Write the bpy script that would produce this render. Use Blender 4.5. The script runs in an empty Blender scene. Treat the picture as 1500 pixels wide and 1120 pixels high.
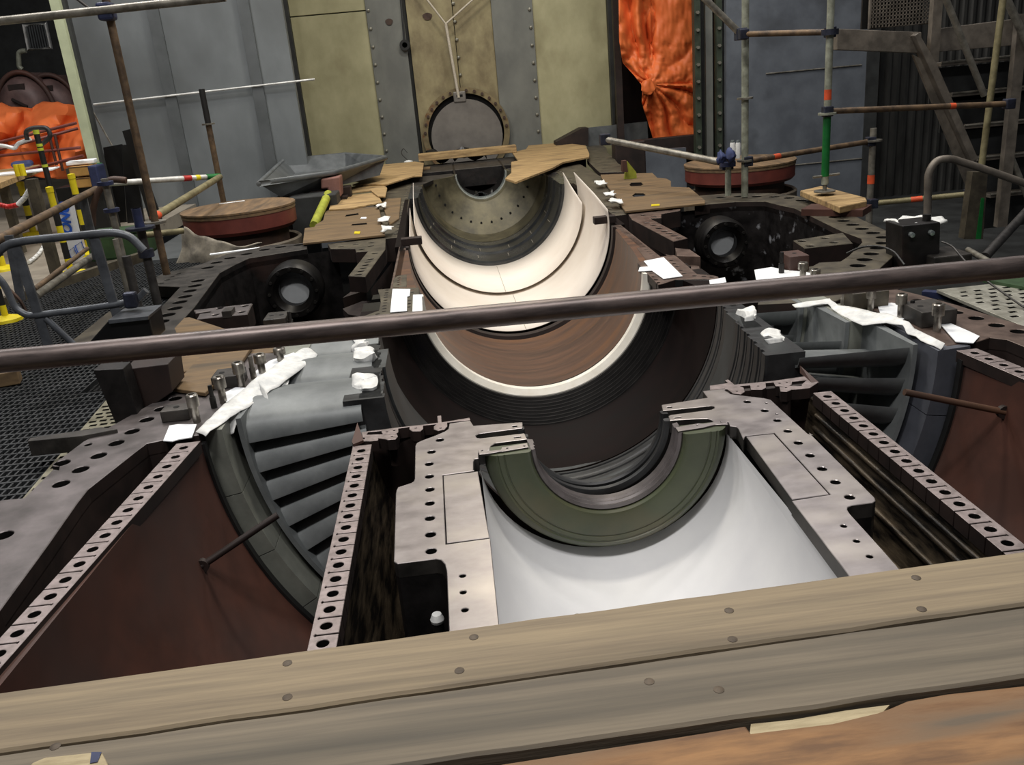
import bpy, bmesh, math, random
from mathutils import Vector, Matrix, noise
random.seed(7)
sc = bpy.context.scene
COL = sc.collection
PI = math.pi
# ------------------------------------------------------------------ camera
# world: +Y runs along the shaft away from the photographer, z = 0 is the half-joint plane
F, H = 1280.0, 1.5
def _n(v): return Vector(v).normalized()
VY = _n((638-750, 113-560, F))
_a = Vector((math.sin(math.radians(5.2)), math.cos(math.radians(5.2)), 0))
_t = -F*VY.z/(_a.dot(VY))
ND = _n((_a.x*_t, _a.y*_t, F))
VX = ND.cross(VY)
if VX.x < 0: VX = -VX
VZ = -ND
CAM = Vector((0, 0, H))
def ray(x, y):
    c = Vector(((x-750)/F, (y-560)/F, 1))
    return Vector((VX.dot(c), VY.dot(c), VZ.dot(c)))
def G(x, y, z=0.0):
    d = ray(x, y); return CAM + d*((z-H)/d.z)
def D(x, y, Y):
    d = ray(x, y); return CAM + d*(Y/d.y)
def XP(x, y, X):
    d = ray(x, y); return CAM + d*(X/d.x)
def zc(p):
    q = Vector(p)-CAM
    return VX.z*q.x + VY.z*q.y + VZ.z*q.z
def pxr(px, p): return px/F*zc(p)       # pixel length -> metres at p
cd = bpy.data.cameras.new('camera'); cam = bpy.data.objects.new('camera', cd); COL.objects.link(cam)
cd.sensor_fit = 'HORIZONTAL'; cd.sensor_width = 36; cd.lens = F/1500*36
cd.clip_start = 0.05; cd.clip_end = 200
right = Vector((VX.x, VY.x, VZ.x)); down = Vector((VX.y, VY.y, VZ.y)); fwd = Vector((VX.z, VY.z, VZ.z))
cam.matrix_world = Matrix(((right.x, -down.x, -fwd.x, 0), (right.y, -down.y, -fwd.y, 0), (right.z, -down.z, -fwd.z, H), (0, 0, 0, 1)))
sc.camera = cam
# ------------------------------------------------------------------ world, lamps, exposure
w = bpy.data.worlds.new('hall'); sc.world = w; w.use_nodes = True
w.node_tree.nodes['Background'].inputs[0].default_value = (0.92, 0.95, 1.0, 1)
w.node_tree.nodes['Background'].inputs[1].default_value = 0.05
def lamp(x, y, z, e, sx, sy, col, tx=0, ty=0):
    l = bpy.data.lights.new('high_bay_or_fill', 'AREA'); l.shape = 'RECTANGLE'; l.size = sx; l.size_y = sy
    l.energy = e; l.color = col
    o = bpy.data.objects.new('high_bay_or_fill', l); COL.objects.link(o); o.location = (x, y, z)
    o.rotation_euler = (tx, ty, 0)
    return o
WARM = (1.0, 0.93, 0.80); NEUT = (1.0, 0.97, 0.95)
lamp(-1.6, 0.5, 7.0, 280, 1.6, .8, NEUT)
lamp(1.6, 1.0, 7.0, 170, 1.6, .8, NEUT)
lamp(0.3, 6.5, 7.5, 260, 1.6, .8, WARM)
lamp(-4.5, 8.5, 7.5, 200, 1.6, .8, NEUT)
lamp(5.0, 8.0, 7.5, 150, 1.6, .8, NEUT)
lamp(0.6, 13.0, 7.5, 260, 1.6, .8, WARM)
lamp(-4.0, 11.5, 8.0, 260, 1.6, .8, NEUT)  # added fill light, brightens the left grey wall
lamp(4.5, 11.5, 8.0, 200, 1.6, .8, NEUT)  # extra light put in to lift the right panel wall
lamp(-9.0, 13.0, 8.0, 110, 1.6, .8, NEUT)
vs = sc.view_settings
vs.view_transform = 'Standard'; vs.look = 'None'; vs.gamma = 1; vs.use_curve_mapping = False
vs.exposure = 0.0

# ------------------------------------------------------------------ materials
def lin(c):
    return tuple(((v/255)/12.92 if v/255 <= .04045 else ((v/255+.055)/1.055)**2.4) for v in c)
MATS = {}
def M(name, c1, c2=None, rough=.55, metal=0.0, scale=6, stretch=(1, 1, 1), bump=0.0, lo=.35, hi=.65, c3=None, s3=1.5, lo3=.55, hi3=.7, rv=.1, spec=.5):
    m = bpy.data.materials.new(name); m.use_nodes = True; nt = m.node_tree; N = nt.nodes; L = nt.links
    b = N['Principled BSDF']; b.inputs['Metallic'].default_value = metal; b.inputs['Roughness'].default_value = rough
    b.inputs['Specular IOR Level'].default_value = spec
    tc = N.new('ShaderNodeTexCoord'); mp = N.new('ShaderNodeMapping'); mp.inputs['Scale'].default_value = stretch
    L.new(tc.outputs['Object'], mp.inputs['Vector'])
    nz = N.new('ShaderNodeTexNoise'); nz.inputs['Scale'].default_value = scale; nz.inputs['Detail'].default_value = 8; nz.inputs['Roughness'].default_value = .62
    L.new(mp.outputs[0], nz.inputs['Vector'])
    if c2 is None: c2 = tuple(v*.8 for v in c1)
    r = N.new('ShaderNodeValToRGB'); r.color_ramp.elements[0].position = lo; r.color_ramp.elements[1].position = hi
    r.color_ramp.elements[0].color = (*lin(c2), 1); r.color_ramp.elements[1].color = (*lin(c1), 1)
    L.new(nz.outputs['Fac'], r.inputs['Fac']); out = r.outputs['Color']
    if c3 is not None:
        n3 = N.new('ShaderNodeTexNoise'); n3.inputs['Scale'].default_value = s3; n3.inputs['Detail'].default_value = 5
        L.new(mp.outputs[0], n3.inputs['Vector'])
        r3 = N.new('ShaderNodeValToRGB'); r3.color_ramp.elements[0].position = lo3; r3.color_ramp.elements[1].position = hi3
        L.new(n3.outputs['Fac'], r3.inputs['Fac'])
        mx = N.new('ShaderNodeMixRGB'); mx.inputs[2].default_value = (*lin(c3), 1)
        L.new(r3.outputs['Color'], mx.inputs[0]); L.new(out, mx.inputs[1]); out = mx.outputs[0]
    L.new(out, b.inputs['Base Color'])
    if rv:
        mr = N.new('ShaderNodeMapRange'); mr.inputs['To Min'].default_value = max(0.05, rough-rv); mr.inputs['To Max'].default_value = min(1, rough+rv)
        L.new(nz.outputs['Fac'], mr.inputs['Value']); L.new(mr.outputs[0], b.inputs['Roughness'])
    if bump:
        bp = N.new('ShaderNodeBump'); bp.inputs['Strength'].default_value = bump; bp.inputs['Distance'].default_value = .01
        L.new(nz.outputs['Fac'], bp.inputs['Height']); L.new(bp.outputs[0], b.inputs['Normal'])
    MATS[name] = m
    return m
M('machined', (158, 151, 150), (138, 131, 130), .34, .55, 9, (1, 1.6, 1), .01, c3=(174, 166, 158), s3=2.5, lo3=.45, hi3=.75, rv=.14)
M('machined_strip', (158, 145, 143), (126, 115, 112), .42, .4, 26, (1, 1, 1), .02)
M('machined_dull', (124, 117, 117), (88, 83, 82), .42, .45, 5, (1, 1, 1), .02, c3=(70, 66, 64), s3=1.6)
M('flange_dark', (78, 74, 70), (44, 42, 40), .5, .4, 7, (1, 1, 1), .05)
M('flange_olive', (98, 91, 76), (64, 59, 51), .5, .25, 6, (1, 1, 1), .05)
M('flange_brown', (112, 95, 86), (76, 63, 57), .45, .25, 8, (1, 1, 1), .05)
M('rust_brown', (88, 53, 42), (68, 43, 35), .6, .05, 3, (1, 1, 1), .02, c3=(68, 54, 50), s3=1.1, lo3=.45, hi3=.7)
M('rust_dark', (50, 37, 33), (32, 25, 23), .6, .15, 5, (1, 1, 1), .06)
M('casing_brown', (104, 76, 60), (80, 62, 53), .45, .2, 3, (.6, 4, .6), .02, c3=(118, 82, 56), s3=1.2, lo3=.5, hi3=.7)
M('bowl_brown', (24, 15, 14), (16, 11, 10), .65, 0, 4, (1, 3, 1), .02, spec=.1)
M('black_steel', (32, 30, 29), (19, 18, 18), .42, .35, 5, (1, 6, 1), .02, spec=.35)
M('groove_steel', (70, 71, 72), (38, 38, 39), .42, .35, 4, (1, 10, 1), .02, spec=.35)
M('oil_black', (40, 37, 37), (20, 19, 19), .45, .3, 9, (1, 1, 1), .25, c3=(70, 50, 44), s3=1.3, lo3=.6, hi3=.75)
M('oil_patch', (46, 43, 43), (22, 20, 20), .4, .3, 8, (1, 1, 1), .3, c3=(170, 172, 178), s3=7, lo3=.62, hi3=.72)
M('scale_wall', (96, 84, 68), (22, 19, 17), .4, .4, 7, (3, .6, 3), .6, lo=.42, hi=.68)
M('void', (14, 13, 12), (8, 8, 8), .9, 0, 3)
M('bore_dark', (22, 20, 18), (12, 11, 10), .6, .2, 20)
M('green_dull', (58, 84, 52), (44, 64, 40), .5, 0, 6)
M('punched_bright', (196, 194, 182), (160, 158, 146), .38, .5, 9)
M('olive_paint', (78, 84, 62), (64, 70, 52), .32, .0, 3, (1, 1, 1), .01, c3=(88, 84, 60), s3=2, spec=.6)
M('olive_disc', (104, 98, 76), (66, 62, 48), .5, .3, 4, (1, 1, 1), .03)
M('white_paint', (226, 226, 226), (214, 214, 216), .5, 0, 2, rv=.05)
M('white_card', (236, 228, 218), (226, 216, 204), .6, 0, 1.2, rv=.05)
M('white_strip', (246, 242, 232), (232, 226, 212), .5, 0, 9)
M('paper', (244, 246, 248), (232, 236, 240), .7, 0, 8, bump=.05)
M('cloth_white', (238, 238, 234), (200, 202, 202), .8, 0, 14, bump=.2)
M('polished', (92, 94, 97), (58, 60, 62), .26, .75, 2, (1, 1, 1), .01, c3=(120, 122, 125), s3=1.2, lo3=.5, hi3=.75)
M('bore_rim', (190, 200, 200), (150, 160, 160), .25, .7, 6)
M('vane_grey', (132, 136, 136), (104, 108, 109), .5, .2, 4, (1, 1, 1), .02, c3=(88, 92, 93), s3=8, lo3=.6, hi3=.85)
M('hub_dark', (74, 77, 78), (54, 56, 57), .5, .25, 5, (1, 1, 1), .03)
M('ring_grey', (146, 148, 138), (120, 122, 114), .55, .1, 4, (1, 1, 1), .02)
M('ring_blue', (96, 99, 108), (78, 80, 87), .5, .15, 4)
M('bolt_steel', (176, 170, 160), (110, 104, 98), .3, .8, 14)
M('bolt_black', (50, 48, 46), (28, 27, 26), .45, .4, 14)
M('board_grey', (146, 131, 106), (120, 107, 88), .8, 0, 6, (.3, 8, 8), .2, c3=(92, 84, 72), s3=1.3, lo3=.5, hi3=.7)
M('board_dull', (122, 112, 96), (98, 90, 78), .8, 0, 6, (.3, 8, 8), .2, c3=(84, 79, 70), s3=1.3, lo3=.48, hi3=.7)
M('board_orange', (150, 112, 74), (104, 76, 52), .78, 0, 6, (.7, 4, 4), .3, c3=(98, 86, 72), s3=3, lo3=.48, hi3=.66)
M('board_split', (178, 164, 132), (150, 136, 106), .8, 0, 12, (1, 6, 6), .2)
M('ply', (124, 101, 70), (94, 76, 54), .7, 0, 5, (.6, 5, 5), .1, c3=(80, 68, 52), s3=1.5)
M('ply_light', (190, 160, 112), (140, 114, 78), .7, 0, 5, (.7, 5, 5), .1, c3=(110, 90, 64), s3=2)
M('ply_edge', (214, 186, 130), (170, 140, 92), .75, 0, 20, (1, 1, 8))
M('nail', (98, 86, 72), (70, 62, 54), .6, .3, 30)
M('tube_rail', (108, 96, 92), (74, 66, 64), .4, .5, 9, (1, 6, 6), .05)
M('tube_galv', (150, 146, 136), (104, 100, 92), .42, .5, 10, (1, 1, 1), .08)
M('tube_rust', (120, 98, 74), (72, 60, 50), .55, .35, 10, (1, 1, 1), .1)
M('tube_pale', (172, 176, 160), (128, 130, 116), .5, .3, 10, (1, 1, 1), .05)
M('tube_tan', (150, 142, 108), (112, 104, 76), .55, .25, 10)
M('tube_dark', (74, 72, 70), (44, 42, 42), .5, .4, 10)
M('tube_white', (226, 226, 222), (180, 180, 176), .45, .3, 9)
M('paint_red', (196, 40, 34), None, .5, 0, 9)
M('paint_orange', (232, 92, 50), None, .5, 0, 9)
M('paint_yellow', (226, 208, 30), (206, 186, 20), .5, 0, 9)
M('paint_black', (26, 26, 26), None, .5, 0, 9)
M('paint_green', (18, 112, 48), (14, 92, 40), .45, 0, 9)
M('paint_lime', (170, 176, 62), (140, 146, 50), .55, 0, 9)
M('paint_blue', (52, 60, 96), (38, 44, 70), .5, .2, 9)
M('coupler', (62, 66, 84), (40, 42, 50), .45, .5, 12)
M('railing_grey', (104, 108, 114), (74, 77, 82), .42, .4, 9)
M('wall_grey', (120, 125, 127), (108, 113, 115), .5, .1, 2, (1, 1, .6), .02, c3=(98, 102, 103), s3=1.1, lo3=.45, hi3=.7)
M('wall_rib', (92, 96, 98), (80, 84, 85), .55, .1, 3)
M('wall_dark', (58, 60, 60), (40, 41, 41), .6, .1, 3)
M('cream', (182, 178, 142), (160, 156, 122), .55, 0, 2, (1, 1, .7), .02, c3=(132, 124, 92), s3=1.3, lo3=.55, hi3=.8)
M('cream_dirty', (160, 150, 114), (120, 108, 80), .6, 0, 2.5, (1, 1, .7), .03, c3=(84, 70, 52), s3=1.6, lo3=.56, hi3=.8)
M('panel_grey', (124, 126, 120), (106, 108, 104), .5, .1, 2, (1, 1, .7), .02)
M('rivet', (150, 148, 136), (110, 108, 98), .4, .5, 20)
M('cover_plate', (128, 124, 118), (108, 104, 100), .5, .2, 3)
M('rust_flange', (140, 126, 92), (104, 92, 66), .6, .1, 4, c3=(110, 66, 34), s3=5, lo3=.55, hi3=.7)
M('rope', (216, 208, 192), (176, 166, 148), .8, 0, 60)
M('tarp', (226, 118, 62), (216, 107, 55), .5, 0, 3, spec=.35)
M('green_column', (62, 72, 58), (44, 50, 42), .5, .1, 4)
M('column_pale', (196, 204, 170), (176, 184, 152), .5, 0, 3)
M('panel_blue', (110, 116, 124), (92, 97, 105), .5, .15, 2, c3=(82, 86, 92), s3=1.2)
M('mesh_dark', (34, 34, 34), None, .6, .3, 9)
M('corrugated', (58, 58, 56), (36, 36, 35), .5, .2, 4, (1, 1, .3))
M('stair_steel', (132, 124, 114), (96, 90, 83), .5, .3, 6)
M('drum_red', (122, 60, 50), (98, 48, 42), .55, 0, 4)
M('drum_dark', (84, 62, 50), (58, 46, 40), .6, .1, 5)
M('drum_tub', (116, 106, 92), (84, 76, 66), .6, .1, 5)
M('wood_lid', (134, 108, 78), (98, 80, 60), .7, 0, 4, (4, .6, 4), .1, c3=(86, 72, 56), s3=1.5)
M('rag', (168, 160, 144), (120, 114, 104), .85, 0, 9, bump=.2)
M('floor_concrete', (150, 142, 128), (128, 120, 108), .55, 0, 3, (1, 1, 1), .03)
M('grating', (62, 64, 66), (46, 48, 50), .5, .4, 9)
M('punched', (150, 146, 126), (120, 116, 100), .45, .4, 9)
M('cardboard', (190, 146, 80), (164, 124, 66), .7, 0, 5)
M('sign_white', (226, 230, 236), (212, 216, 224), .45, 0, 5)
M('sign_blue', (28, 90, 200), None, .45, 0, 9)
M('machine_brown', (112, 88, 84), (84, 66, 64), .5, .2, 4)
M('plastic_black', (20, 20, 21), None, .35, 0, 5)
M('lime_strap', (190, 200, 60), (160, 170, 50), .5, 0, 9)
M('pale_pink', (150, 110, 100), (122, 86, 78), .6, .1, 5)
M('tray_grey', (112, 116, 118), (88, 92, 94), .45, .3, 4)
M('port_grey', (210, 214, 216), (188, 192, 194), .4, .0, 4)
M('glove_blue', (54, 66, 110), (36, 44, 80), .7, 0, 9)
def mat(m): return MATS[m] if isinstance(m, str) else m

# ------------------------------------------------------------------ builders
def tag(o, label=None, cat=None, group=None, kind=None):
    if label: o['label'] = label
    if cat: o['category'] = cat
    if group: o['group'] = group
    if kind: o['kind'] = kind
    return o
def T(name, loc, label, cat, group=None, kind=None):
    e = bpy.data.objects.new(name, None); COL.objects.link(e); e.location = loc; e.empty_display_size = .1
    return tag(e, label, cat, group, kind)
def S(name, loc=(0, 0, 0)):
    e = bpy.data.objects.new(name, None); COL.objects.link(e); e.location = loc; e['kind'] = 'structure'
    return e
def put(o, parent):
    if parent is not None:
        o.parent = parent
        if parent.type == 'EMPTY': o.matrix_parent_inverse = Matrix.Translation(parent.location).inverted()
    return o
def mk(name, V, Fc, m, parent=None, smooth=False, ang=35, bevel=0):
    me = bpy.data.meshes.new(name); me.from_pydata([tuple(v) for v in V], [], Fc)
    bm = bmesh.new(); bm.from_mesh(me); bmesh.ops.recalc_face_normals(bm, faces=bm.faces); bm.to_mesh(me); bm.free()
    me.materials.append(mat(m))
    if smooth:
        me.polygons.foreach_set('use_smooth', [True]*len(me.polygons))
        try: me.set_sharp_from_angle(angle=math.radians(ang))
        except Exception: pass
    o = bpy.data.objects.new(name, me); COL.objects.link(o); put(o, parent)
    if bevel:
        bv = o.modifiers.new('edge', 'BEVEL'); bv.width = bevel; bv.segments = 2; bv.limit_method = 'ANGLE'
    return o
def ext(name, P, vec, m, parent=None, bevel=0, smooth=False):
    """planar polygon P (3-D points) swept by vec"""
    P = [Vector(p) for p in P]; n = len(P); vec = Vector(vec)
    V = P + [p+vec for p in P]
    Fc = [list(range(n)), list(range(2*n-1, n-1, -1))] + [[i, (i+1) % n, (i+1) % n+n, i+n] for i in range(n)]
    return mk(name, V, Fc, m, parent, smooth, bevel=bevel)
def boxat(name, c, s, m, parent=None, rz=0, bevel=0, rx=0, ry=0):
    R = Matrix.Rotation(rz, 3, 'Z') @ Matrix.Rotation(ry, 3, 'Y') @ Matrix.Rotation(rx, 3, 'X'); c = Vector(c)
    V = [c + R @ Vector((i*s[0]/2, j*s[1]/2, k*s[2]/2)) for i in (-1, 1) for j in (-1, 1) for k in (-1, 1)]
    Fc = [[0, 1, 3, 2], [4, 6, 7, 5], [0, 4, 5, 1], [2, 3, 7, 6], [0, 2, 6, 4], [1, 5, 7, 3]]
    return mk(name, V, Fc, m, parent, bevel=bevel)
def circ(x, y, r, n=16): return [(x+r*math.cos(2*PI*i/n), y+r*math.sin(2*PI*i/n)) for i in range(n)]
def prism(name, xy, ztop, zbot, m, parent=None, holes=(), polyholes=(), bevel=.003, nh=16, side=None):
    """flat plate with real holes: 2-D filled curve, extruded, turned into a mesh"""
    cu = bpy.data.curves.new(name, 'CURVE'); cu.dimensions = '2D'; cu.fill_mode = 'BOTH'
    cu.extrude = max((ztop-zbot)/2-bevel, .0005); cu.bevel_depth = bevel; cu.bevel_resolution = 0; cu.offset = -bevel
    for pts in [list(xy)] + [circ(x, y, r, nh) for x, y, r in holes] + [list(p) for p in polyholes]:
        s = cu.splines.new('POLY'); s.points.add(len(pts)-1)
        for p, q in zip(s.points, pts): p.co = (q[0], q[1], 0, 1)
        s.use_cyclic_u = True
    t = bpy.data.objects.new('tmp', cu); COL.objects.link(t)
    dg = bpy.context.evaluated_depsgraph_get()
    me = bpy.data.meshes.new_from_object(t.evaluated_get(dg))
    bpy.data.objects.remove(t); bpy.data.curves.remove(cu)
    me.transform(Matrix.Translation((0, 0, (ztop+zbot)/2))); me.name = name
    me.materials.clear(); me.materials.append(mat(m))
    me.polygons.foreach_set('use_smooth', [False]*len(me.polygons))
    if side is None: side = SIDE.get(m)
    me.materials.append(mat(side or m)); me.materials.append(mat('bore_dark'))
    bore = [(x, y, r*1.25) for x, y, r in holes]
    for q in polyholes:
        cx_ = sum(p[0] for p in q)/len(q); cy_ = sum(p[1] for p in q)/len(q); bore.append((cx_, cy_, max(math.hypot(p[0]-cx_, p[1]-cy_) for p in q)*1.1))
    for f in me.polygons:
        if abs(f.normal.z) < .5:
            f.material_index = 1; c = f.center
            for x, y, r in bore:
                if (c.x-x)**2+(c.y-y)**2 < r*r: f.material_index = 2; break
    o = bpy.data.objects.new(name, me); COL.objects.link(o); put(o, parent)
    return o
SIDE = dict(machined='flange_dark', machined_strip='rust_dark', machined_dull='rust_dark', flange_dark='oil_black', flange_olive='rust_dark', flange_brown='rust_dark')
def gp(pts, z=0.0): return [tuple(G(x, y, z)[:2]) for x, y in pts]
def gh(pts, r, z=0.0): return [(*G(x, y, z)[:2], r) for x, y in pts]
def crop(o, s, pts): return [(o[0]+x/s, o[1]+y/s) for x, y in pts]
def tube(name, P, r, m, parent=None, n=12, closed=False, caps=True, r2=None):
    P = [Vector(p) for p in P]; k = len(P); V = []; Fc = []
    tan = []
    for i in range(k):
        a = P[(i-1) % k] if (closed or i > 0) else P[i]; b = P[(i+1) % k] if (closed or i < k-1) else P[i]
        tan.append((b-a).normalized())
    ref = Vector((0, 0, 1)) if abs(tan[0].z) < .9 else Vector((1, 0, 0))
    u = (ref - tan[0]*ref.dot(tan[0])).normalized()
    for i in range(k):
        u = (u - tan[i]*u.dot(tan[i])).normalized(); v = tan[i].cross(u)
        rr = r if r2 is None else r+(r2-r)*i/(k-1)
        for j in range(n):
            a = 2*PI*j/n; V.append(P[i]+(u*math.cos(a)+v*math.sin(a))*rr)
    for i in range(k if closed else k-1):
        for j in range(n):
            Fc.append([i*n+j, i*n+(j+1) % n, ((i+1) % k)*n+(j+1) % n, ((i+1) % k)*n+j])
    if caps and not closed: Fc += [list(range(n))[::-1], list(range((k-1)*n, k*n))]
    return mk(name, V, Fc, m, parent, True, 50)
def arcpts(P, rad=.08, n=5):
    """round the corners of a polyline"""
    P = [Vector(p) for p in P]; out = [P[0]]
    for i in range(1, len(P)-1):
        a = (P[i-1]-P[i]); b = (P[i+1]-P[i]); d = min(rad, a.length*.45, b.length*.45)
        p0 = P[i]+a.normalized()*d; p2 = P[i]+b.normalized()*d
        for t in range(n+1):
            t /= n; out.append(p0*(1-t)**2 + P[i]*2*t*(1-t) + p2*t*t)
    return out+[P[-1]]
XC = .555
def rev(name, prof, m, parent=None, cx=XC, a0=PI, a1=2*PI, seg=64, closed=True, smooth=True, cz=0.0, ang=30):
    """revolve (Y, r) profile about the shaft axis"""
    V = []; Fc = []; k = len(prof)
    for i in range(seg+1):
        a = a0+(a1-a0)*i/seg
        for Y, r in prof: V.append((cx+r*math.cos(a), Y, cz+r*math.sin(a)))
    for i in range(seg):
        for j in range(k if closed else k-1):
            j2 = (j+1) % k
            Fc.append([i*k+j, i*k+j2, (i+1)*k+j2, (i+1)*k+j])
    if closed: Fc += [list(range(k)), list(range(seg*k, seg*k+k))[::-1]]
    return mk(name, V, Fc, m, parent, smooth, ang)
def lathe(name, c, prof, m, parent=None, seg=28, axis='Z', smooth=True):
    """closed revolve of (r, h) about a vertical (Z) or shaft-wise (Y) axis through c"""
    V = []; Fc = []; c = Vector(c); k = len(prof)
    for i in range(seg):
        a = 2*PI*i/seg
        for r, h in prof:
            if axis == 'Z': V.append(c+Vector((r*math.cos(a), r*math.sin(a), h)))
            else: V.append(c+Vector((r*math.cos(a), h, r*math.sin(a))))
    for i in range(seg):
        for j in range(k-1):
            i2 = (i+1) % seg
            Fc.append([i*k+j, i*k+j+1, i2*k+j+1, i2*k+j])
    Fc += [[i*k for i in range(seg)], [i*k+k-1 for i in range(seg)][::-1]]
    return mk(name, V, Fc, m, parent, smooth, 30)
def sheet(name, rows, m, parent=None, amp=.0, fr=8, thick=.002, smooth=True, seed=0, sub=3):
    """crumpled sheet: a grid of 3-D points, refined and creased by noise"""
    R = len(rows); Cn = len(rows[0]); rows = [[Vector(p) for p in r] for r in rows]
    A = (R-1)*sub+1; B = (Cn-1)*sub+1; V = []
    for i in range(A):
        fi = i/sub; i0 = min(int(fi), R-2); u = fi-i0
        for j in range(B):
            fj = j/sub; j0 = min(int(fj), Cn-2); v = fj-j0
            p = (rows[i0][j0]*(1-u)+rows[i0+1][j0]*u)*(1-v)+(rows[i0][j0+1]*(1-u)+rows[i0+1][j0+1]*u)*v
            if amp:
                q = Vector((p.x*fr+seed, p.y*fr, p.z*fr))
                p = p + Vector((noise.noise(q), noise.noise(q+Vector((9, 3, 5))), noise.noise(q+Vector((2, 8, 1)))))*amp
            V.append(p)
    Fc = [[i*B+j, i*B+j+1, (i+1)*B+j+1, (i+1)*B+j] for i in range(A-1) for j in range(B-1)]
    o = mk(name, V, Fc, m, parent, smooth, 40)
    sd = o.modifiers.new('thick', 'SOLIDIFY'); sd.thickness = thick
    return o
def post(name, p, q, Y, w, m, label, cat='scaffold tube', group=None, parent=None, Y2=None, n=12):
    a = D(*p, Y); b = D(*q, Y if Y2 is None else Y2)
    if Y2 is None and abs(a.x-b.x) < .25*abs(a.z-b.z): b.x = a.x = (a.x+b.x)/2
    o = tube(name, [a, b], pxr(w, (a+b)/2)/2, m, parent, n)
    if parent is None: tag(o, label, cat, group)
    return o, a, b
def band(name, a, b, t0, t1, r, m, parent):
    a = Vector(a); b = Vector(b)
    return tube(name, [a.lerp(b, t0), a.lerp(b, t1)], r, m, parent)

# ================================================================== SETTING
YW = 18.0
wall = S('wall_far', (0, YW, -.6))
ext('backing', [(-6.2, YW+.12, -.8), (8, YW+.12, -.8), (8, YW+.12, 7), (-6.2, YW+.12, 7)], (0, .15, 0), 'wall_dark', wall)
def wx(px, py=100, Y=YW): return D(px, py, Y).x
def wpanel(x0, x1, m, z0=-.8, z1=7, y=YW, t=.1, name='panel', parent=None):
    return ext(name, [(x0, y, z0), (x1, y, z0), (x1, y, z1), (x0, y, z1)], (0, t, 0), m, parent or wall, bevel=.006)
xs = dict(a=wx(424), b=wx(437), c=wx(547), d=wx(600), e=wx(605), f=wx(671), g=wx(727), h=wx(786), i=wx(892), j=wx(906))
wpanel(xs['a'], xs['b'], 'wall_dark', y=YW-.12, t=.22, name='edge_strip')
zs = D(470, 22, YW).z
wpanel(xs['b'], xs['c'], 'cream', z1=zs); wpanel(xs['b'], xs['c'], 'cream', z0=zs+.02)
wpanel(xs['c'], xs['d'], 'panel_grey', y=YW-.05, t=.14)
ext('cover_strip', [(xs['c']+.03, YW-.058, -.8), (xs['c']+.16, YW-.058, -.8), (xs['c']+.16, YW-.058, 7), (xs['c']+.03, YW-.058, 7)], (0, .01, 0), 'panel_grey', wall)
wpanel(xs['e'], xs['f'], 'cream_dirty', y=YW, t=.1)
wpanel(xs['f']+.012, xs['g'], 'cream_dirty', y=YW+.01, t=.1)
wpanel(xs['g'], xs['h'], 'panel_grey', y=YW-.04, t=.14)
wpanel(xs['h'], xs['i'], 'cream', y=YW, t=.1)
wpanel(xs['i'], xs['j'], 'wall_dark', y=YW-.15, t=.25, name='edge_strip')
rv0 = lathe('rivet', (0, 0, 0), [(0.0, -.03), (.028, -.022), (.034, 0), (.034, .02), (0, .02)], 'rivet', None, 8, 'Y')
rvm = rv0.data; bpy.data.objects.remove(rv0)
def rivet(x, y, z):
    o = bpy.data.objects.new('rivet', rvm); COL.objects.link(o); put(o, wall); o.location = (x, y, z)
for k in range(14):
    z = -.1+k*.32
    rivet(xs['c']+.05, YW-.06, z); rivet(xs['h']-.06, YW-.05, z+.1)
    if z > .95: rivet(xs['f']+.03, YW-.005, z)
# dark hanging hook and patches of bare metal on the wall
for px, py, wd, ht, m in ((570, 32, 11, 9, 'drum_dark'), (626, 24, 14, 10, 'drum_dark')):
    p = D(px, py, YW-.07 if px < 600 else YW-.02)
    pr = [(p.x+pxr(wd, p)*.5*math.cos(a)*(1+.15*math.sin(3*a)), p.y, p.z+pxr(ht, p)*.5*math.sin(a)) for a in [i*PI/6 for i in range(12)]]
    ext('bare_patch', pr, (0, .015, 0), m, wall)
hk = D(592, 30, YW-.1); hk2 = D(593, 66, YW-.1)
o = tube('wall_hook', [hk+Vector((0, 0, .7)), hk2], .02, 'wall_dark'); tag(o, 'dark chain hook hanging on the grey wall panel', 'hook')
lathe('hook_eye', hk2, [(.05, -.05), (.1, -.05), (.1, .05), (.05, .05), (.05, -.05)], 'paint_black', o, 14, 'Y')
# grey sheet wall on the left, nearer than the cream wall
YG = 15.0
wl = S('wall_left', (-5, YG, -1))
x0 = D(120, 100, YG).x; x1 = D(428, 100, YG).x
ext('sheet', [(x0, YG, -1.4), (x1, YG, -1.4), (x1, YG, 6), (x0, YG, 6)], (0, .15, 0), 'wall_grey', wl)
for px in (242, 373):
    xx = D(px, 100, YG).x
    ext('rib', [(xx-.09, YG-.05, -1.4), (xx+.09, YG-.05, -1.4), (xx+.09, YG-.05, 6), (xx-.09, YG-.05, 6)], (0, .05, 0), 'wall_rib', wl)
a = D(137, 153, YG-.06); b = D(461, 116, YG-.06)
o = tube('conduit', [a, b], .016, 'tube_white'); tag(o, 'thin white conduit running across the grey wall', 'conduit')
# far left hall wall
fl = S('wall_far_left', (-10, 24, -.1))
ext('sheet', [(-18, 24, -1), (-4.6, 24, -1), (-4.6, 24, 8), (-18, 24, 8)], (0, .2, 0), 'wall_dark', fl)
ext('sheet', [(-18.2, 5, -1), (-18.2, 24, -1), (-18.2, 24, 8), (-18.2, 5, 8)], (-.2, 0, 0), 'wall_dark', fl)
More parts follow.
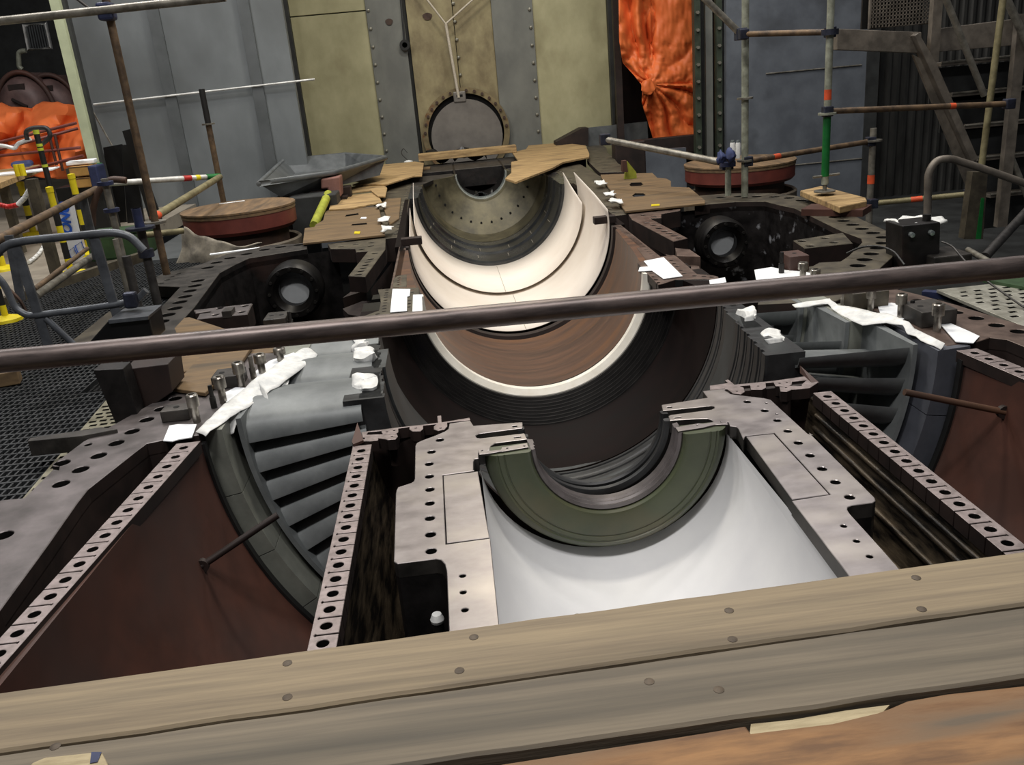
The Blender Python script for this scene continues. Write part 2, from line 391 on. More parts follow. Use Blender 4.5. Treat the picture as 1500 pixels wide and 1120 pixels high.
# right: blue-grey panel wall
YR = 15.2
wr = S('wall_right', (5, YR, -1))
X0 = D(1064, 100, YR).x; X1 = D(1284, 150, YR).x
ext('panel', [(X0, YR, -1.4), (X1, YR, -1.4), (X1, YR, 6), (X0, YR, 6)], (0, .12, 0), 'panel_blue', wr)
for (pa, pb) in (((1122, 108), (1262, 97)), ((1150, 243), (1262, 238))):
    a = D(*pa, YR-.01); b = D(*pb, YR-.01); b.z = a.z
    tube('seam', [a, b], .012, 'tube_galv', wr)
for px in (1270,):
    a = D(px, 80, YR-.01)
    ext('edge_strip', [(a.x, YR-.03, -1.4), (X1, YR-.03, -1.4), (X1, YR-.03, 6), (a.x, YR-.03, 6)], (0, .03, 0), 'wall_dark', wr)
# dark corrugated wall behind the stair
yc = 15.6; xc0 = D(1280, 150, yc).x
prof = []
for i in range(60):
    xx = xc0+i*.16; prof += [(xx, yc), (xx+.05, yc-.06), (xx+.1, yc-.06), (xx+.13, yc)]
V = [(x, y, z) for z in (-1.4, 7) for x, y in prof]; k = len(prof)
mk('sheet', V, [[i, i+1, k+i+1, k+i] for i in range(k-1)], 'corrugated', wr)
# floors: concrete on the left and right of the casing pit, a deep dark pit under the casing
ZF = -.12
fl_ = S('floor', (0, 0, ZF))
def fpoly(name, pts, z, t, m): return ext(name, [(x, y, z) for x, y in pts], (0, 0, -t), m, fl_)
fpoly('slab', [(-18, -3), (-4.15, -3), (-4.15, 24), (-18, 24)], ZF, .2, 'floor_concrete')
fpoly('slab', [(-4.15, 11.6), (-2.3, 11.6), (-2.3, 24), (-4.15, 24)], ZF-.3, .2, 'wall_rib')
fpoly('slab', [(4.6, -3), (16, -3), (16, 24), (4.6, 24)], -1.25, .2, 'wall_dark')
fpoly('pit_bottom', [(-4.3, -3), (5, -3), (5, 24), (-4.3, 24)], -2.6, .2, 'void')
# dark open grating beside the casing (left): real crossing bars
V = []; Fc = []
def bar(p, q, wd, ht, z):
    p = Vector((*p, z)); q = Vector((*q, z)); d = (q-p).normalized(); s = Vector((-d.y, d.x, 0))*wd/2; b = len(V)
    for c in (p, q):
        V.extend([c-s, c+s, c+s-Vector((0, 0, ht)), c-s-Vector((0, 0, ht))])
    Fc.extend([[b, b+1, b+5, b+4], [b+1, b+2, b+6, b+5], [b+2, b+3, b+7, b+6], [b+3, b, b+4, b+7], [b, b+3, b+2, b+1], [b+4, b+5, b+6, b+7]])
gx0, gy0, gy1 = -4.15, 2.2, 9.6
def gxm(y): return -1.74 if y < 3.7 else (-1.62 if y < 5.2 else -2.36)
for i in range(72):
    x = gx0+i*.0365
    segs = [(gy0, 3.7)] if x <= -1.74 else []
    if x <= -1.62: segs = [(gy0 if x <= -1.74 else 3.7, 5.2)]
    if x <= -2.36: segs = [(gy0, gy1)]
    for p, q in segs: bar((x, p), (x, q), .010, .03, ZF)
for i in range(100):
    y = gy0+i*.0745; bar((gx0, y), (gxm(y), y), .016, .03, ZF+.002)
o = mk('walkway_grating', V, Fc, 'grating'); tag(o, 'dark open steel grating walkway along the left of the casing', 'grating', kind='structure')
fpoly('grating_gap_shade', [(gx0, gy0), (-1.74, gy0), (-1.74, 3.7), (-1.62, 3.7), (-1.62, 5.2), (-2.36, 5.2), (-2.36, gy1), (gx0, gy1)], ZF-.09, .03, 'paint_black')  # black sheet puts the shade below the open bars into colour

# ================================================================== OUTER CASING (fixed lower half)
oc = T('outer_casing', (XC, 6, -1.5), 'dark steel lower half of the outer turbine casing with rows of large bolt holes', 'turbine casing')
def wallstrip(name, pts, z0, z1, m, parent):
    V = []; n = len(pts)
    for x, y in pts: V += [(x, y, z0), (x, y, z1)]
    return mk(name, V, [[2*i, 2*i+1, 2*i+3, 2*i+2] for i in range(n-1)], m, parent, True, 40)
C0 = ((0, 520), 3.947)
# near-left flange
nl = gp([(251, 574.5), (121.6, 646.7), (76, 681)] + [(87, 683), (86, 688), (78, 687)] + [(35.5, 729), (7.6, 731.5), (-60, 742), (-200, 900)]
        + [(-60, 955), (0, 893), (68.4, 800), (114, 735), (129, 716), (202.7, 658), (215, 649), (239.4, 644), (291, 636.5), (330, 600), (390, 548), (430, 517), (330, 517), (262, 567)])
nlh = gh(crop(*C0, [(1013, 250), (930, 310), (848, 372), (763, 440), (672, 507), (570, 580), (465, 660), (352, 743), (358, 622), (20, 1040)]), .036) + gh([(129, 650.7)], .018)
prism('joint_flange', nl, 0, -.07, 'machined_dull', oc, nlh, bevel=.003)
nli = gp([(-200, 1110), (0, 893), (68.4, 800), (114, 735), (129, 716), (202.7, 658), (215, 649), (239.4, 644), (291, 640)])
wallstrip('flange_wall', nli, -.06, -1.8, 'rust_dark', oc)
a, b = G(114, 735), G(129, 716)
# near-right flange
nr = gp([(1225, 420), (1300, 420), (1345, 431), (1400, 446), (1500, 477), (1640, 520), (1640, 580), (1500, 507), (1475, 497), (1450, 494), (1432, 500), (1387, 506), (1320, 470), (1260, 447)])
nrh = gh([(1346, 440), (1400, 457), (1430, 465.6), (1460, 476), (1492, 485)], .04)
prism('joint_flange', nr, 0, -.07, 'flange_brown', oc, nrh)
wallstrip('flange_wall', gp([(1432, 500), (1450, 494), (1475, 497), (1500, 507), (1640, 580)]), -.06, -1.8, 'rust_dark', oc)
# rear-left flange around the pit with the round port
C1 = ((200, 330), 5.33)
rl = gp(crop(*C1, [(1330, 138), (1100, 150), (1040, 155), (700, 225), (510, 300), (420, 325), (220, 370), (110, 420), (105, 470), (340, 480), (105, 730), (110, 800), (150, 880), (330, 880), (300, 800), (450, 640), (650, 370), (780, 300), (880, 255), (1330, 183)]))
rlh = gh(crop(*C1, [(1270, 150), (1125, 167), (1000, 188), (860, 222), (730, 253), (625, 288), (555, 329), (478, 431), (455, 470), (415, 510), (378, 555), (338, 598), (300, 647), (243, 697), (193, 750)]), .058) \
    + gh(crop(*C1, [(325, 376), (275, 398), (240, 424), (190, 452)]), .026)
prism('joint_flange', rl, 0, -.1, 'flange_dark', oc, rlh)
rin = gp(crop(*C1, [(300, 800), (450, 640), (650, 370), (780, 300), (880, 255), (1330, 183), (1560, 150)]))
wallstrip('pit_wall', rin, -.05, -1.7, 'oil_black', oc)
# rear-right flange
C2 = ((1040, 180), 5.33)
rr = gp(crop(*C2, [(-120, 572), (0, 560), (150, 550), (500, 548), (680, 570), (860, 620), (1080, 700), (1200, 760), (1400, 850), (1493, 900), (1475, 955), (1420, 1050), (1330, 1130), (1180, 1300), (900, 1300), (740, 1150), (850, 1090), (1020, 1080), (1080, 1040), (1150, 970), (1190, 930), (1180, 900), (1040, 850), (660, 665), (520, 635), (430, 612), (200, 615), (0, 632), (-120, 650)]))
rrh = gh(crop(*C2, [(90, 580), (225, 573), (365, 573), (503, 575), (620, 584), (712, 604), (858, 678), (912, 705), (975, 733), (1045, 763), (1115, 793), (1188, 825), (1275, 857), (1352, 891), (1352, 936), (1308, 975), (1260, 1020), (1208, 1065), (1155, 1112)]), .055)
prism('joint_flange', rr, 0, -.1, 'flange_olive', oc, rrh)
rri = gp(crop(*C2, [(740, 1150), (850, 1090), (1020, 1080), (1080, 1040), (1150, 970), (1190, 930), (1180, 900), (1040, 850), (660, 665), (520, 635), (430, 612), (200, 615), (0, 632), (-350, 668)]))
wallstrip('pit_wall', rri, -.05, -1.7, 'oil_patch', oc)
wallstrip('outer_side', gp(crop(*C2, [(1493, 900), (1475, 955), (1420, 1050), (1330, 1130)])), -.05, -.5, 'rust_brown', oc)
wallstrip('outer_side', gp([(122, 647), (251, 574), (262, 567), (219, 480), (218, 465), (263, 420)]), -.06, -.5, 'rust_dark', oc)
# round ports on the pit walls
def port(px, py, Y, r):
    c = D(px, py, Y)
    pr_ = lathe('port_ring', c, [(r*.53, .1), (r*.53, -.1), (r*.72, -.16), (r*.9, -.16), (r, -.1), (r, .1)], 'black_steel', oc, 40, 'Y')
    p = lathe('port_glass', c, [(0, .0), (r*.53, .0), (r*.53, .02), (0, .02)], 'port_grey', oc, 32, 'Y')
    for k in range(12):
        a = 2*PI*k/12; q = c+Vector((r*.82*math.cos(a), -.165, r*.82*math.sin(a)))
        lathe('port_bolt', q, [(0, -.012), (.016, -.012), (.016, .01), (0, .01)], 'bolt_black', pr_, 6, 'Y')
port(433, 423, 8.55, .275); port(1056, 354, 8.75, .255)
# lugs inside the pits
def lug(pts, holes, m, t=.16, r=.03):
    prism('lug_plate', gp(pts), 0, -t, m, oc, gh(holes, r), bevel=.006)
lug(crop(*C1, [(445, 660), (905, 608), (865, 690), (470, 728), (490, 690), (580, 678), (570, 665), (460, 682)]), crop(*C1, [(648, 645), (845, 626), (612, 696), (820, 674)]), 'machined_dull')
lug(crop(*C2, [(650, 915), (1040, 855), (1115, 935), (740, 975)]), crop(*C2, [(720, 920), (900, 897), (970, 932), (785, 957)]), 'flange_olive', r=.035)
boxat('lug_key', G(*crop(*C1, [(722, 690)])[0])+Vector((0, 0, .01)), (.07, .12, .05), 'flange_dark', oc)
# inner arms with bolt rows either side of the inner casing
C3 = ((480, 340), 7.465); C4 = ((860, 190), 5.33)
prism('joint_arm', gp(crop(*C3, [(635, 30), (0, 128), (30, 180), (300, 180), (310, 215), (440, 205), (225, 475), (410, 485), (630, 185)])), 0, -.14, 'flange_olive', oc,
      gh(crop(*C3, [(145, 155), (305, 133), (475, 112), (470, 148), (375, 186), (515, 230), (465, 292), (440, 323), (415, 357), (390, 391), (362, 425), (335, 460)]), .032), bevel=.004)
prism('joint_arm', gp(crop(*C4, [(310, 640), (735, 605), (725, 630), (580, 655), (580, 685), (490, 690), (785, 845), (675, 870), (350, 700)])), 0, -.17, 'flange_brown', oc,
      gh(crop(*C4, [(410, 645), (528, 635), (645, 625), (440, 665), (525, 677), (465, 725), (520, 745), (563, 768), (603, 790), (643, 808), (682, 825), (718, 842)]), .032), bevel=.004)
wallstrip('arm_wall', gp([(540, 400), (572, 362)]), -.14, -1.2, 'rust_dark', oc)
wallstrip('arm_wall', gp([(985, 350), (930, 325)]), -.16, -1.2, 'rust_dark', oc)
ext('gusset', [G(502, 436, -.3), G(536, 425, -.3), G(530, 415, -.3)], (0, 0, -.1), 'rust_dark', oc)
ext('gusset', [G(502, 452, -.3), G(510, 460, -.3), G(525, 463, -.3), G(560, 452, -.3), G(555, 440, -.3), G(530, 441, -.3)], (0, 0, -.06), 'rust_dark', oc)
ext('gusset', [G(989, 363, -.05), G(1010, 365, -.05), G(1026, 376, -.05), G(992, 375, -.05)], (0, 0, -.1), 'flange_brown', oc)
ext('gusset', [G(975, 372, -.12), G(1000, 378, -.12), G(1024, 390, -.12), G(1026, 397, -.12), G(1015, 402, -.12), G(995, 400, -.12)], (0, 0, -.05), 'flange_brown', oc)
# long side rails of the casing behind the arms, up to the far end
for s, (xa, xb) in ((-1, (-.98, -.52)), (1, (1.66, 2.15))):
    prism('side_rail', [(xa, 9.0), (xb, 9.0), (xb, 16.2), (xa, 16.2)], -.002, -.25, 'flange_olive', oc, [(xb-.06 if s < 0 else xa+.06, 9.2+.22*k, .03) for k in range(30)], bevel=.004)
    ext('side_wall', [(xb if s < 0 else xa, 6.5, -.2), (xb if s < 0 else xa, 16.2, -.2), (xb if s < 0 else xa, 16.2, -1.4), (xb if s < 0 else xa, 6.5, -1.4)], (-.05*s*-1, 0, 0), 'rust_dark', oc)
prism('end_flange', [(-1.2, 15.2), (2.4, 15.2), (2.4, 16.6), (-1.2, 16.6)], -.003, -.3, 'flange_dark', oc, polyholes=[[(XC-.46, 15.15), (XC+.46, 15.15), (XC+.46, 16.7), (XC-.46, 16.7)]] if False else [], bevel=.004)
# front brown ledge of the left pit
prism('ledge_plate', gp([(234, 482), (262, 466), (278, 464), (330, 481), (405, 475), (470, 470), (500, 480), (470, 500), (330, 530), (262, 545), (238, 520)]), -.001, -.12, 'ply', oc, bevel=.004)
prism('ledge_plate', gp([(1120, 405), (1170, 392), (1232, 384), (1275, 420), (1225, 440), (1110, 445)]), -.001, -.12, 'flange_olive', oc, bevel=.004)
wallstrip('cross_wall', [(-2.3, 5.8), (-.55, 6.1)], -.1, -1.8, 'rust_dark', oc)
wallstrip('cross_wall', [(1.7, 6.1), (3.2, 6.0)], -.1, -1.8, 'rust_dark', oc)

# ================================================================== FLOW GUIDE (brown cone) with slotted strips
fg = T('exhaust_guide', (.58, 3, -1.5), 'rust brown half cone of the exhaust guide with slotted joint strips', 'turbine part')
XO = .58
rev('guide_cone', [(1.75, 2.03), (3.0, 1.94), (3.92, 1.87), (3.92, 1.93), (3.0, 2.0), (1.75, 2.09)], 'rust_brown', fg, XO, seg=72, a0=PI+.01, a1=2*PI-.01)
rev('gap_shade_ring', [(3.92, 1.855), (3.92, 1.875), (3.96, 1.875), (3.96, 1.855)], 'paint_black', fg, XO, seg=72, a0=PI+.02, a1=2*PI-.02)  # black ring paints in the dark gap between cone and vane ring
def ladder(name, pin, pout, ys, hr, m, parent, slit_side, z=0, t=.06, slit=.007):
    """slotted strip: pin/pout are the two long edges as functions of Y; a slit between each pair of holes opens to the inner edge"""
    y0, y1 = ys[0]-.06, ys[-1]+.06
    n = len(ys); A = []; B = []
    lo, hi = y0, y1
    A.append((pin(hi), hi))
    holes = []
    for i in range(n-1, 0, -1):
        ym = (ys[i]+ys[i-1])/2; xa, xb = pin(ym), pout(ym); xe = xa+(xb-xa)*.78
        A += [(xa, ym+slit/2), (xe, ym+slit/2), (xe+(xb-xa)*.05, ym+slit), (xe+(xb-xa)*.09, ym), (xe+(xb-xa)*.05, ym-slit), (xe, ym-slit/2), (xa, ym-slit/2)]
    A.append((pin(lo), lo)); A += [(pout(lo), lo), (pout(hi), hi)]
    for y in ys: holes.append((pin(y)*.5+pout(y)*.5, y, hr))
    return prism(name, A, z, z-t, m, parent, holes, bevel=.0015)
def lerpf(a, b):
    return lambda y: a[0]+(b[0]-a[0])*(y-a[1])/(b[1]-a[1])
ladder('joint_strip', lerpf((-1.400, 3.70), (-1.515, 2.388)), lerpf((-1.292, 3.70), (-1.425, 2.388)), [1.81+.1*k for k in range(21)], .020, 'machined_strip', fg, 1)
ladder('joint_strip', lerpf((2.565, 3.7), (2.70, 2.388)), lerpf((2.462, 3.7), (2.60, 2.388)), [1.81+.1*k for k in range(22)], .020, 'machined_strip', fg, 1)
# steel locating pins sticking out of the cone
for (pa, pb, Y, lab) in (((296, 828), (407, 754), None, 'dark steel locating rod standing out of the left brown cone'), ((1470, 603), (1325, 574), None, 'dark steel locating rod standing out of the right brown cone')):
    left = pa[0] < 700
    # base on the cone
    best = None
    for k in range(200):
        Y = 2.2+k*.01; p = D(*pa, Y); r = math.hypot(p.x-XO, p.z); rc = 2.03-(Y-1.75)*.0737
        if p.z < 0 and (best is None or abs(r-rc) < best[0]): best = (abs(r-rc), Y, p)
    base = best[2]; d = Vector((XO-base.x, 0, -base.z)).normalized()
    tip = D(*pb, best[1]+(.12 if left else .02))
    o = tube('locating_rod', [base-(tip-base)*.04, tip], .016, 'rust_dark' if left else 'casing_brown', None, 12); tag(o, lab, 'rod')
    lathe('socket', base, [(.0, -.012), (.032, -.012), (.032, .012), (0, .012)], 'rust_dark', o, 14, 'Y')

# ================================================================== INNER CONE with slotted strips
ic = T('bearing_cone', (XC, 3, -1.1), 'dark inner bearing cone with bright slotted joint strips and fine bolt holes', 'turbine part')
ladder('joint_strip', lambda y: -.456, lambda y: -.540, [1.905+.0862*k for k in range(20)], .0185, 'machined_strip', ic, 1)
ladder('joint_strip', lambda y: 1.557, lambda y: 1.642, [1.90+.0878*k for k in range(20)], .0185, 'machined_strip', ic, -1)
rev('cone_shell', [(1.75, 1.03), (3.7, 1.02), (3.7, 1.085), (1.75, 1.09)], 'scale_wall', ic, XC-.003, a0=PI+.05, a1=2*PI-.05, seg=56)
for a in (2*PI-.10, 2*PI-.16, 2*PI-.25, 2*PI-.36, 2*PI-.5):
    x = XC+1.015*math.cos(a); z = 1.015*math.sin(a)
    tube('shell_rib', [(x, 1.8, z), (x, 3.6, z)], .012, 'scale_wall', ic, 8)
# end wall and its thin top strips with lugs
rev('end_wall', [(3.76, .62), (3.76, 1.05), (3.79, 1.05), (3.79, .62)], 'rust_dark', ic, XC, a0=PI+.01, a1=2*PI-.01, seg=48)
C5 = ((500, 560), 5.09); C6 = ((1040, 400), 4.167)
stripL = gp(crop(*C5, [(150, 372), (300, 355), (420, 338), (600, 318), (720, 303), (716, 252), (745, 248), (748, 300), (955, 265), (962, 282), (790, 300), (790, 330), (770, 352), (720, 362), (690, 352), (690, 330), (712, 312), (610, 322), (610, 348), (590, 366), (530, 366), (508, 352), (508, 332), (425, 345), (425, 372), (410, 384), (310, 386), (300, 372), (300, 362), (200, 372), (188, 392), (310, 388), (415, 388), (422, 405), (405, 425), (345, 430), (330, 425), (275, 418), (275, 432), (215, 440), (150, 440), (150, 425), (175, 425), (175, 412), (160, 412)]))
prism('top_strip', stripL, .002, -.05, 'machined_strip', ic, gh(crop(*C5, [(340, 370), (395, 360), (378, 405), (555, 342), (740, 342)]), .006), bevel=.001, nh=10)
stripR = gp(crop(*C6, [(0, 688), (110, 672), (92, 655), (112, 650), (150, 682), (390, 658), (585, 630), (660, 668), (610, 702), (560, 708), (500, 712), (470, 725), (430, 722), (425, 695), (480, 688), (560, 690), (560, 680), (590, 655), (500, 664), (500, 680), (480, 690), (400, 690), (388, 668), (340, 672), (342, 700), (320, 712), (250, 712), (245, 685), (180, 690), (205, 700), (212, 725), (190, 740), (140, 735), (110, 712), (90, 705), (0, 715)]))
prism('top_strip', stripR, .002, -.05, 'machined_strip', ic, gh(crop(*C6, [(165, 722), (295, 690), (425, 673), (470, 668), (465, 700)]), .006), bevel=.001, nh=10)
for p in crop(*C5, [(555, 350), (740, 345), (375, 385)])+crop(*C6, [(295, 700), (465, 710)]):
    q = G(*p); lathe('lug_boss', (q.x, q.y, -.05), [(0, -.1), (.022, -.1), (.022, 0), (0, 0)], 'rust_dark', ic, 12)
ext('lip_plate', [G(524, 622), G(533, 648), G(518, 654), G(516, 650)], (0, 0, .012), 'rust_brown', ic)
ext('lip_plate', [G(1173, 536, .03), G(1200, 560, .0), G(1190, 562, 0), G(1173, 547, 0)], (0, .01, 0), 'rust_brown', ic)

# ================================================================== GLAND HOUSING: joint plates, white trough
gl = T('gland_housing', (XC, 2.8, -.8), 'bright machined gland housing with forked joint plates around a white trough', 'gland housing')
plL = crop(*C5, [(552, 470), (562, 450), (600, 432), (700, 395), (770, 365), (798, 345), (806, 305), (960, 283), (985, 322), (1350, 295), (1352, 338), (1030, 380), (1000, 395), (1010, 412), (1040, 415), (1365, 378), (1385, 420), (1150, 450), (1112, 475), (1105, 503), (1022, 520), (1022, 565), (995, 568), (984, 590), (984, 650), (992, 656), (755, 688)]) \
    + [(653, 797), (718, 788), (731, 915), (745, 1010), (662, 1020), (657.7, 918), (654.5, 836), (652, 826), (646, 819.5), (638, 818), (582, 825), (577, 822), (580, 722)] + crop(*C5, [(412, 800), (422, 780), (520, 748), (540, 735), (548, 715)])
phL = gh(crop(*C5, [(735, 428), (672, 517), (655, 607), (657, 700), (660, 797), (660, 900), (660, 1012)]), .018) + gh([(630.7, 782.5), (631.6, 806.7)], .019) + gh([(677.6, 843), (678.5, 867), (681, 893)], .0105)
def sq(px, py, wx_, wy_):
    p = G(px, py); return [(p.x-wx_, p.y-wy_), (p.x+wx_, p.y-wy_), (p.x+wx_, p.y+wy_), (p.x-wx_, p.y+wy_)]
prism('joint_plate', gp(plL), 0, -.06, 'machined', gl, phL, [sq(754, 624, .011, .009), sq(758, 640, .016, .007)], bevel=.002)
ins = crop(*C5, [(757, 690), (990, 661)]) + [(693, 689), (717, 787.5), (653.5, 795.5)]
prism('insert_plate', gp([(649.5, 696.3), (700, 690), (717, 786.5), (654.5, 794.5)]), -.0005, -.06, 'machined', gl, bevel=.002)
C7 = ((740, 520), 3.947); C8 = ((1120, 520), 3.947)
plR = crop(*C7, [(905, 287), (1172, 245), (1143, 207), (1280, 190)]) + crop(*C6, [(90, 715), (130, 738), (330, 762), (372, 772), (408, 806), (598, 980), (622, 985)]) \
    + crop(*C8, [(265, 455), (636, 822), (642, 840), (625, 852), (505, 868), (480, 878), (478, 892), (492, 915), (665, 1105)]) + [(1314, 829), (1420, 960), (1320, 960), (1240, 838)] \
    + [(1160, 733), (1217, 724), (1134.5, 633.5), (1092, 638)] + crop(*C7, [(1378, 488), (1350, 425), (1338, 413), (1300, 408), (1290, 385), (1210, 392), (1195, 375), (1170, 365), (1100, 367), (952, 376), (945, 350), (957, 345), (1190, 315), (1212, 305), (1210, 295), (1190, 292), (912, 320)])
phR = gh(crop(*C6, [(228, 784), (335, 838), (412, 898), (475, 963)]), .017) + gh(crop(*C8, [(195, 506), (263, 579), (333, 656), (410, 733), (492, 820)]), .018) + gh([(1236, 770), (1254.8, 792), (1274, 814.6)], .0105) + gh([(1122.8, 590), (1138, 606)], .006)
prism('joint_plate', gp(plR), 0, -.06, 'machined', gl, phR, [sq(981, 596, .011, .008), sq(993, 611, .016, .006)], bevel=.002)
prism('insert_plate', gp([(1093.5, 639), (1133.5, 634.8), (1214.5, 723.3), (1160.5, 731)]), -.0005, -.06, 'machined', gl, bevel=.002)
# walls under the plates
wallstrip('outer_wall', gp([(657.7, 930), (654.5, 836), (646, 819.5), (638, 818), (582, 825), (577, 822), (581, 716), (604, 706), (608, 652), (618, 645), (651, 631), (690, 615)]), -.055, -1.1, 'oil_black', gl)
wallstrip('outer_wall', gp([(1330, 850), (1244, 752), (1240, 743), (1248, 740), (1278, 736), (1282, 728), (1187, 636), (1138, 595), (1131, 586), (1070, 577)]), -.055, -1.1, 'oil_black', gl)
# white painted trough
GX_ = .553; xl, xr = .012, 1.088; cxm = (xl+xr)/2
V = []; NS = 32
ysw = [(1.7, 1.02, 1.3, .16), (2.2, .90, 1.26, .14), (2.7, .76, 1.2, .11), (3.1, .64, 1.12, .08), (3.42, .545, 1.0, .06)]
for y, dep, ex, zw in ysw:
    row = [(xl, -.056), (xl, -zw)]
    for i in range(NS+1):
        t = PI*i/NS; cs = -math.cos(t); sn = math.sin(t)
        row.append((cxm+(xr-xl)/2*math.copysign(abs(cs)**ex, cs), -zw-(dep-zw)*abs(sn)**ex))
    row += [(xr, -zw), (xr, -.056)]
    V += [(x, y, z) for x, z in row]; k = len(row)
Fc = [[j*k+i, j*k+i+1, (j+1)*k+i+1, (j+1)*k+i] for j in range(len(ysw)-1) for i in range(k-1)]
mk('white_trough', V, Fc, 'white_paint', gl, True, 16)
# half rings carried by the fork fingers
rev('fork_ring', [(3.585, .335), (3.585, .46), (3.635, .46), (3.635, .335)], 'black_steel', gl, .535, a0=PI+.12, a1=2*PI-.12)
rev('fork_ring', [(3.50, .325), (3.50, .46), (3.545, .46), (3.545, .325)], 'black_steel', gl, .535, a0=PI+.12, a1=2*PI-.12)
rev('fork_rim', [(3.59, .318), (3.60, .31), (3.625, .31), (3.63, .318), (3.63, .34), (3.59, .34)], 'groove_steel', gl, .535, a0=PI+.02, a1=2*PI-.02)
rev('fork_rim', [(3.505, .312), (3.51, .302), (3.535, .302), (3.54, .312), (3.54, .34), (3.505, .34)], 'groove_steel', gl, .535, a0=PI+.02, a1=2*PI-.02)
# olive gland ring
gr = T('gland_ring', (.555, 3.38, -.53), 'olive green painted half ring of the shaft gland lying in the white trough', 'gland ring')
GX = .553
rev('ring_body', [(3.345, .325), (3.333, .332), (3.330, .345), (3.330, .435), (3.334, .437), (3.334, .441), (3.330, .443), (3.330, .462), (3.334, .466), (3.334, .470), (3.330, .474), (3.338, .490), (3.358, .508), (3.385, .520), (3.42, .525), (3.43, .525), (3.43, .325)], 'olive_paint', gr, GX, a0=PI+.004, a1=2*PI-.004, seg=96, ang=22)
rev('bore_rim', [(3.35, .318), (3.36, .306), (3.38, .312), (3.39, .304), (3.41, .31), (3.42, .304), (3.46, .306), (3.47, .33), (3.36, .33)], 'machined_dull', gr, GX, a0=PI+.004, a1=2*PI-.004, seg=80)
jf = crop(*C5, [(1022, 512), (1085, 505), (1090, 520), (1190, 510), (1200, 492), (1385, 460), (1395, 490), (1205, 522), (1190, 522), (1090, 540), (1030, 545)])
prism('joint_face', gp(jf), .006, -.004, 'machined', gr, gh(crop(*C5, [(1050, 517), (1238, 498), (1365, 482)]), .005), bevel=.001, nh=8)
jf = crop(*C7, [(985, 425), (1120, 400), (1145, 403), (1215, 392), (1268, 380), (1288, 405), (1215, 408), (1145, 425), (1000, 447)])
prism('joint_face', gp(jf), .006, -.004, 'machined', gr, gh(crop(*C7, [(1110, 410), (1250, 393)]), .005), bevel=.001, nh=8)

# ================================================================== DIAPHRAGMS with vanes
def vane_mesh(r0, r1, Yte, chord, tk):
    cam_ = [(0, 0), (.045, -.048), (.16, -.068), (.42, -.086), (.7, -.094), (1.0, -.09)]
    th = [.004, .010, .018, .026, .022, .008]
    V = []; Fc = []; R = 5
    for i in range(R):
        r = r0+(r1-r0)*i/(R-1); s = r/1.1*tk
        up = []; dn = []
        for (c, t), h in zip(cam_, th):
            up.append((Yte+c*chord+h*.15, t*s-h*.55*s)); dn.append((Yte+c*chord+h*.15, t*s+h*.55*s))
        loop = up+dn[::-1]
        for Y, t in loop:
            a = t/r; V.append((r*math.cos(a), Y, r*math.sin(a)))
    k = 12
    for i in range(R-1):
        for j in range(k): Fc.append([i*k+j, i*k+(j+1) % k, (i+1)*k+(j+1) % k, (i+1)*k+j])
    Fc += [list(range(k)), list(range((R-1)*k, R*k))[::-1]]
    o = mk('vane', V, Fc, 'vane_grey', None, True, 50); me = o.data; bpy.data.objects.remove(o)
    return me
def diaphragm(lab, Yte, r0, r1, chord, cx, first, step, last, band_r, hubp, tk=1.0, segs=True):
    t = T('diaphragm', (cx, Yte+.2, -r1), lab, 'diaphragm', 'vaned diaphragm half rings')
    me = vane_mesh(r0-.01, r1+.01, Yte, chord, tk)
    a = first
    while a <= last:
        o = bpy.data.objects.new('vane', me); COL.objects.link(o); o.parent = t
        o.matrix_parent_inverse = Matrix.Translation(t.location).inverted()
        o.location = (cx, 0, 0); o.rotation_euler = (0, -math.radians(a), 0)
        a += step
    rev('outer_shroud', [(Yte-.03, r1), (Yte+chord+.1, r1-.03), (Yte+chord+.1, r1+.03), (Yte-.03, r1+.025)], 'vane_grey', t, cx, seg=80)
    if segs:
        n = 16
        for i in range(n):
            a0 = PI+PI*i/n+.0015; a1 = PI+PI*(i+1)/n-.0015
            rev('ring_segment', [(Yte-.15, band_r[0]), (Yte-.13, band_r[1]), (Yte+.35, band_r[1]), (Yte+.35, band_r[0])], 'ring_grey' if i < 9 else 'ring_blue', t, cx, a0=a0, a1=a1, seg=8, smooth=True)
    else:
        rev('outer_ring', [(Yte-.02, band_r[0]), (Yte-.02, band_r[1]), (Yte+.35, band_r[1]), (Yte+.35, band_r[0])], 'ring_grey', t, cx, seg=64)
    rev('inner_ring', hubp, 'hub_dark', t, cx, seg=72)
    return t
XD = .575
diaphragm('grey vaned diaphragm half ring nearest the slotted strips', 4.15, 1.14, 1.715, .42, XD, 184.9, 5.62, 359.5, (1.78, 1.96), [(4.22, 1.02), (4.22, 1.14), (4.62, 1.14), (4.62, 1.05), (4.45, 1.05), (4.45, 1.02)])
diaphragm('grey vaned diaphragm half ring behind the nearest one', 4.64, 1.12, 1.58, .38, XD, 184.5, 5.9, 359.5, (1.61, 1.78), [(4.70, 1.03), (4.70, 1.13), (5.05, 1.13), (5.05, 1.03)], segs=False)
diaphragm('grey vaned diaphragm half ring half hidden by the guard rail', 5.1, 1.11, 1.5, .34, XD, 184.5, 6.2, 359.5, (1.53, 1.7), [(5.17, 1.10), (5.17, 1.14), (5.45, 1.14), (5.45, 1.10)], segs=False)

